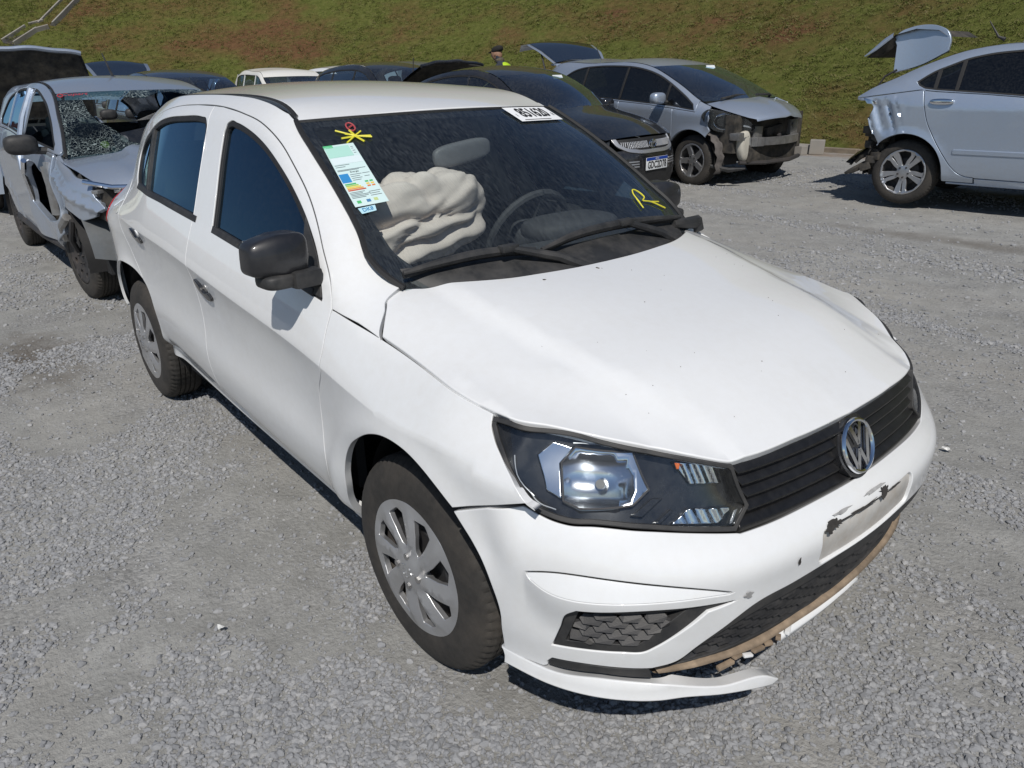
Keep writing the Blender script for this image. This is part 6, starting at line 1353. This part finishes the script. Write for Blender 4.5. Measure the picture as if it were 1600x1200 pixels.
    bm = bmesh.new(); tube(bm, [(.45, -.70, .77), (.47, -.70, .77)], .022, 10); bm_obj('lamp_clip', bm, CHROME, t)
    g = np.array([[(.10+.40*math.cos(a)*1.0+.10*k/5, -.77+.055*k, .32+.40*math.sin(a)-.06*(k/5)*math.cos(a)) for k in range(6)] for a in np.linspace(1.45, .25, 12)]); grid('torn_arch_liner', g, simple('grey_liner', (.07, .08, .09), .7, var=.25, vs=10, dust=(.2, .19, .17), dusta=.3), t)
    g = np.array([[(.18+.52*s, -.75+.20*s+.05*k, .66-.02*k+.14*s-.10*(k/4)) for k in range(5)] for s in np.linspace(0, 1, 8)]); grid('bumper_remnant', g, GLOSSBLK, t)
    bm = bmesh.new(); tube(bm, [(-.52, -.72, .33), (-1.4, -.75, .33), (-2.45, -.75, .35)], .045, 8); bm_obj('rocker_panel', bm, STEEL, t)
    # windscreen: shattered rim of glass round a large hole
    HRb = Sb.HR
    def ws(qq, tt):
        qq = np.asarray(qq, float); tt = np.asarray(tt, float); x = -.06+(-.83+.06)*tt; y = Sb(x, HRb(x))-.004; return np.stack([x+.12*(1-qq*qq), qq*y, HRb(x)+.012*(1-np.abs(qq)**2.3)], -1)
    m, nt_, b, o = new_mat('shattered_glass'); nt_.nodes.remove(b)
    tc = N(nt_, 'ShaderNodeTexCoord'); v = N(nt_, 'ShaderNodeTexVoronoi', feature='DISTANCE_TO_EDGE'); v.inputs['Scale'].default_value = 42; n_ = noise(nt_, 6, 3); ad = N(nt_, 'ShaderNodeMix', data_type='RGBA', blend_type='LINEAR_LIGHT'); ad.inputs[0].default_value = .12
    nt_.links.new(tc.outputs['Object'], ad.inputs[6]); nt_.links.new(n_.outputs[1], ad.inputs[7]); nt_.links.new(ad.outputs[2], v.inputs['Vector'])
    rp = ramp(nt_, v.outputs[0], [(.0, (.8,)*3), (.06, (.0,)*3)]); n3 = noise(nt_, 3.0, 3); r3 = ramp(nt_, n3.outputs[0], [(.40, (.10,)*3), (.62, (1,)*3)]); mu = N(nt_, 'ShaderNodeMath', operation='MULTIPLY'); nt_.links.new(rp.outputs[0], mu.inputs[0]); nt_.links.new(r3.outputs[0], mu.inputs[1])
    tr = N(nt_, 'ShaderNodeBsdfTransparent'); tr.inputs[0].default_value = (.32, .45, .45, 1); gl = N(nt_, 'ShaderNodeBsdfGlossy'); gl.inputs['Roughness'].default_value = .03; gl.inputs[0].default_value = (.6, .8, .9, 1); fr = N(nt_, 'ShaderNodeFresnel'); df = N(nt_, 'ShaderNodeBsdfDiffuse'); df.inputs[0].default_value = (.50, .60, .60, 1)
    m1 = N(nt_, 'ShaderNodeMixShader'); nt_.links.new(fr.outputs[0], m1.inputs[0]); nt_.links.new(tr.outputs[0], m1.inputs[1]); nt_.links.new(gl.outputs[0], m1.inputs[2]); m2 = N(nt_, 'ShaderNodeMixShader'); nt_.links.new(mu.outputs[0], m2.inputs[0]); nt_.links.new(m1.outputs[0], m2.inputs[1]); nt_.links.new(df.outputs[0], m2.inputs[2]); nt_.links.new(m2.outputs[0], o.inputs[0])
    rim = np.array([(-1, 0), (1, 0), (1, 1), (-1, 1)], float); hol = np.array([(-.70, .86), (-.69, .62), (-.64, .44), (-.50, .26), (-.40, .12), (-.15, .05), (.5, .05), (.86, .12), (.92, .55), (.80, .80), (.45, .93), (.25, .90), (.02, .82), (-.22, .84), (-.45, .88)])
    wg = panel('windscreen', ws, rim, m, t, holes=[hol+RNG.uniform(-.012, .012, hol.shape)], res=.1, r=.001, depth=.002, dd=.04)
    for sd in (-1, 1):
        bm = bmesh.new(); tube(bm, [tuple(ws(sd*.99, k)+np.array([0, 0, .002])) for k in np.linspace(0, 1, 10)], .010, 6); bm_obj('windscreen_seal', bm, RUBBER, wg)
    V, F = text_mesh('Copart', 1.0, .0, .35); RM = simple('red_paint_pen', (.42, .03, .05), .6)
    uv = np.array([(-.775+v_[0]*.105, .945+v_[1]*.085) for v_ in V]); Pn, nn = surf_n(ws, uv, CEN); mesh_obj('red_writing', Pn+nn*.003, F, RM, wg, False)
    bm = bmesh.new(); lp = [(-.60+.0*k, 0) for k in range(0)]; e = [ws(-.93+.03*math.cos(a), .93+.035*math.sin(a))+np.array([0, 0, .003]) for a in np.linspace(.7, 5.6, 14)]; tube(bm, e, .004, 5); bm_obj('red_writing', bm, RM, wg)
    # what shows through the hole: pale torn trim with a lamp, dark curved sheet
    g = np.array([[(-.50+.10*s-.06*k, -.52+.95*s, 1.08+.16*s-.07*k-.05*k*k*.2) for k in range(4)] for s in np.linspace(0, 1, 14)]); tp = grid('torn_dashboard_trim', g, BAREM, t)
    for y, z, c in ((-.36, 1.06, simple('yellow_cap', (.45, .50, .05), .5)), (-.46, 1.05, INK), (-.22, 1.09, BAREM), (-.30, 1.02, BAREM)):
        bm = bmesh.new(); tube(bm, [(-.47, y, z), (-.42, y, z+.005)], .026, 12); bm_obj('dashboard_socket', bm, c, tp)
    g = np.array([[(-.44+.05*k-.10*s, -.30+.95*s, 1.13-.10*k+.14*s-.07*(1-s)*k*.4) for k in range(4)] for s in np.linspace(0, 1, 12)]); grid('dark_trim', g, GLOSSBLK, t)
    bm = bmesh.new(); tube(bm, [(-1.25, 0, 1.52), (-1.30, 0, 1.535), (-1.50, 0, 1.72)], [.022, .012, .004], 6); bm_obj('antenna', bm, PLASTIC, t)
    for sd in (-1, 1):
        xs = np.linspace(-.80, -2.7, 40); y = Sb(xs, HRb(xs)); Pn = np.stack([np.stack([xs, sd*(y-.002), HRb(xs)+.001], 1), np.stack([xs, sd*(y-.018), HRb(xs)+.003], 1)], 1); grid('roof_trim', Pn, RUBBER, t, center=(-1.5, 0, 1.0))
    P_ = [[(-3.18-.10*(1-s*s), s*y, z) for s in np.linspace(-1, 1, 17)] for z, y in ((1.1, .66), (.80, .74), (.60, .75), (.40, .72), (.30, .66))]; grid('rear_bumper', np.array(P_), SILVER, t, center=(-1.5, 0, .7))
    return t
wreck((-4.60, .176, 0), R(.27))
# ------------------------------------------------------------------ cars in the rows behind, seen over the roofs
def far_car(name, label, paint, x, y, rz=0.0, boxy=False, zs=1.0, hood_up=0, gate_up=False, width=1.0, hoodmat=None):
    t = thing(name, label, 'car', (x, y, float(GZ(x-1.2, y))), rz, 'cars in the rows behind')
    top = 1.44*zs
    if boxy: Rl = [(-2.95, .96), (-2.9, 1.25), (-2.8, top-.06), (-2.4, top-.01), (-1.8, top), (-1.3, top-.02), (-1.05, top-.06), (-.8, top-.20), (-.5, 1.08), (-.3, .96), (.2, .90), (.7, .80)]
    else: Rl = [(-3.0, .98), (-2.85, 1.18), (-2.65, top-.12), (-2.3, top-.04), (-1.8, top), (-1.4, top), (-1.1, top-.03), (-.88, top-.09), (-.55, top-.27), (-.25, 1.02), (-.05, .95), (.3, .87), (.7, .76)]
    Sb = mkS([(-3.1, .64*width), (-2.8, .76*width), (-2.2, .80*width), (-1, .81*width), (-.1, .80*width), (.35, .76*width), (.7, .60*width)], [(-3.1, .94), (-1, .88), (0, .80), (.7, .72)], Rl, tum=.26 if boxy else .40, arches=((0, .34), (-2.45, .34)))
    HRb = Sb.HR; belt = lin([-3, -1, -.3, -.1], [.98, .95, .92, .91]); xs = np.linspace(-2.55, -.48, 16); up = np.minimum(HRb(xs)-.075, top-.075); up = np.maximum(up, belt(xs)+.05)
    band = loop(np.stack([xs, up], 1), np.stack([xs[::-1], belt(xs[::-1])+.03], 1))
    P = dict(paint=paint, glass=G_BG, belt=belt, xr=-2.95, xf=.5, xa=-.16, band=band, div=[-2.05, -1.28], divmat=paint if boxy else RUBBER, arches=[(0, .34), (-2.45, .34)], wheels=(0, -2.45), track=.70, rad=.28, rim=.18, wk='steel', sill=.24, res=.11,
             pieces=[('front_fender', -.35, .60, None, None), ('front_door', -1.28, -.35, None, None), ('rear_door', -2.2, -1.28, None, None), ('rear_quarter', -2.95, -2.2, None, None)],
             wsb=-.16, wst=-.90, roof_end=-2.70, backlight=(-2.70, -2.95), seat=-1.25, mirror=(-.50, 1.0, PLASTIC))
    if not hood_up: P['hood'] = (-.14, .62)
    car_common(t, Sb, P)
    Fb = [[(.62+.12*(1-s*s), s*.62*width, z) for s in np.linspace(-1, 1, 15)] for z in (.80, .66, .50, .36, .24)]; grid('front_bumper', np.array(Fb), paint, t, center=(-1, 0, .5))
    bm = bmesh.new(); box(bm, (.715, 0, .62), (.06, .62, .10), None, .01); bm_obj('grille', bm, RUBBER, t)
    for sd in (-1, 1): superell('headlight', (.60, sd*.50*width, .70), (.08, .13, .07), G_CLEAR if False else CHROME, t, 3)
    if hood_up:
        a = R(hood_up); L = .92; u = np.linspace(-1, 1, 25)
        def sheet(dz, e, wk, rows_=8):
            return np.array([[((-.12+L*k*math.cos(a))-dz*math.sin(a), s*(.70-.10*k*k)*wk*width*(1-.10*max(0, k-.7)), .97+L*k*math.sin(a)+dz*math.cos(a)-.10*s*s*k*.6+e*math.sin(s*9)*k) for s in u] for k in np.linspace(.04, 1, rows_)])
        h = grid('raised_hood', sheet(.0, .006, 1), hoodmat or paint, t); grid('hood_lining', sheet(-.025, 0, .95), BAY, h)
        bm = bmesh.new(); tube(bm, [tuple(p) for p in sheet(-.012, .006, 1)[-1]], .028, 8); bm_obj('hood_edge', bm, paint, h)
        bm = bmesh.new(); tube(bm, [(.25, -.5, .85), (.28, -.46, 1.5)], .008, 5); bm_obj('hood_prop', bm, STEEL, t)
        bm = bmesh.new(); box(bm, (.22, 0, .66), (.62, 1.2, .34)); bm_obj('engine_bay', bm, BAY, t, None)
    if gate_up:
        u = np.linspace(-1, 1, 21)
        def tg(k0, k1, nm, mat, wk=1.0, dz=0.0, par=t):
            pr = [(-2.72, 1.42, .52), (-2.95, 1.62, .60), (-3.20, 1.73, .63), (-3.40, 1.74, .62), (-3.50, 1.66, .56)]
            return grid(nm, np.array([[(x_-.05*(1-s*s), s*y_*wk, z_+.05*(1-s*s)+dz) for s in u] for x_, z_, y_ in pr[k0:k1+1]]), mat, par)
        g = tg(0, 4, 'tailgate', paint); tg(0, 3, 'tailgate_glass', G_GATE, .88, .012, g); tg(0, 3, 'tailgate_lining', DARK, .9, -.014, g)
    return t
BLUEG = paint('steel_blue_paint', (.30, .36, .46), .6, .3, 1.0, (.4, .4, .4), .1)
far_car('silver_car', 'silver car with its bonnet raised, behind the wrecked silver car', SILVER, -9.72, .08, 0, hood_up=62, hoodmat=BLACKP, width=1.07)
far_car('blue_hatchback', 'steel blue hatchback with only its raised tailgate showing above the wrecked car', BLUEG, -13.9, 2.95, 0, gate_up=True)
far_car('dark_blue_car', 'dark blue car whose roof shows between the wrecked car and white boxy car', NAVY, -9.55, 2.25, 0, zs=1.045)
far_car('white_boxy_car', 'small white boxy car with upright windows in the back row', simple('old_white_paint', (.72, .71, .67), .4, coat=.5), -14.6, 6.05, R(-4), boxy=True, zs=.98)
far_car('white_hatchback_behind', 'white hatchback half hidden by the grey car in the back row', WHITE, -14.2, 7.55, 0, zs=.97)
far_car('grey_car', 'grey car in the back row, left of the black raised bonnet', GREYP, -12.6, 8.25, 0, zs=1.0)
far_car('black_car', 'black car of which only the raised bonnet shows beside the black saloon roof', BLACKP, -9.6, 5.78, 0, hood_up=31)
D.objects['white_hatchback_behind'].name = 'white_hatchback.001'
# ------------------------------------------------------------------ person in a yellow vest
def person(loc, rz):
    t = thing('person', 'person in a bright yellow vest and dark cap, stooping behind the black saloon', 'person', loc, rz)
    J = [(0, 0, .86), (.02, 0, 1.06), (.10, 0, 1.24), (.17, 0, 1.33), (.22, 0, 1.42), (.235, 0, 1.50),
         (0, .10, .84), (.03, .11, .46), (-.02, .12, .08), (.10, .13, .03), (0, -.10, .84), (.03, -.11, .46), (-.02, -.12, .08), (.10, -.13, .03),
         (.11, .19, 1.27), (.18, .25, 1.02), (.36, .20, .90), (.11, -.19, 1.27), (.18, -.25, 1.02), (.36, -.20, .90)]
    rr = [.15, .14, .155, .07, .075, .085, .10, .065, .045, .035, .10, .065, .045, .035, .065, .045, .035, .065, .045, .035]
    E_ = [(0, 1), (1, 2), (2, 3), (3, 4), (4, 5), (0, 6), (6, 7), (7, 8), (8, 9), (0, 10), (10, 11), (11, 12), (12, 13), (2, 14), (14, 15), (15, 16), (2, 17), (17, 18), (18, 19)]
    def skin(nm, J, E_, rr, mat, par, lv=2):
        me = D.meshes.new(nm); me.from_pydata(J, E_, []); o = D.objects.new(nm, me); link(o, par); me.materials.append(mat)
        m = o.modifiers.new('s', 'SKIN'); m.use_smooth_shade = True
        for i, v in enumerate(me.skin_vertices[0].data): v.radius = (rr[i], rr[i]*.85); v.use_root = (i == 0)
        s = o.modifiers.new('u', 'SUBSURF'); s.levels = lv; s.render_levels = lv; return o
    b = skin('body', J, E_, rr, simple('dark_work_clothes', (.03, .035, .05), .9, var=.2, vs=30), t)
    SK = simple('skin', (.30, .17, .11), .6)
    superell('head', (.25, 0, 1.475), (.092, .074, .115), SK, t, 2.3, Matrix.Rotation(.35, 3, 'Y')); superell('nose', (.345, 0, 1.455), (.018, .014, .024), SK, t, 2)
    for s in (-1, 1): superell('ear', (.24, s*.076, 1.47), (.018, .010, .028), SK, t, 2)
    superell('cap', (.235, 0, 1.545), (.105, .086, .058), simple('dark_cap', (.015, .014, .014), .9), t, 2.4, Matrix.Rotation(.3, 3, 'Y')); bm = bmesh.new(); box(bm, (.335, 0, 1.515), (.10, .12, .012), Matrix.Rotation(.45, 3, 'Y'), .004); bm_obj('cap_peak', bm, D.materials['dark_cap'], t)
    superell('neck_scarf', (.19, 0, 1.375), (.075, .075, .05), simple('camouflage', (.10, .085, .06), .9, var=.6, vs=40), t, 2.4)
    V_ = simple('safety_vest', (.42, .62, .02), .7, var=.1, vs=20)
    ve = skin('safety_vest', [(.0, 0, .88), (.02, 0, 1.06), (.10, 0, 1.25), (.10, .12, 1.30), (.10, -.12, 1.30)], [(0, 1), (1, 2), (2, 3), (2, 4)], [.175, .165, .18, .075, .075], V_, t)
    for z, x in ((1.0, .015), (1.12, .05)):
        bm = bmesh.new(); lathe(bm, [(.185, -.02), (.187, .02)], 28); o = bm_obj('reflective_band', bm, HUBCAP, t); o.rotation_euler = (R(90), 0, 0); o.scale = (1.0, 1, .87); o.location = (x, 0, z)
    for s in (-1, 1): skin('hand', [(.36, s*.20, .90), (.42, s*.19, .87), (.47, s*.20, .85), (.47, s*.18, .845), (.44, s*.165, .86)], [(0, 1), (1, 2), (1, 3), (1, 4)], [.028, .030, .012, .012, .011], SK, t, 1)
    return t
person((-9.35, 7.26, float(GZ(-9.35, 7.26))+.055), R(200))
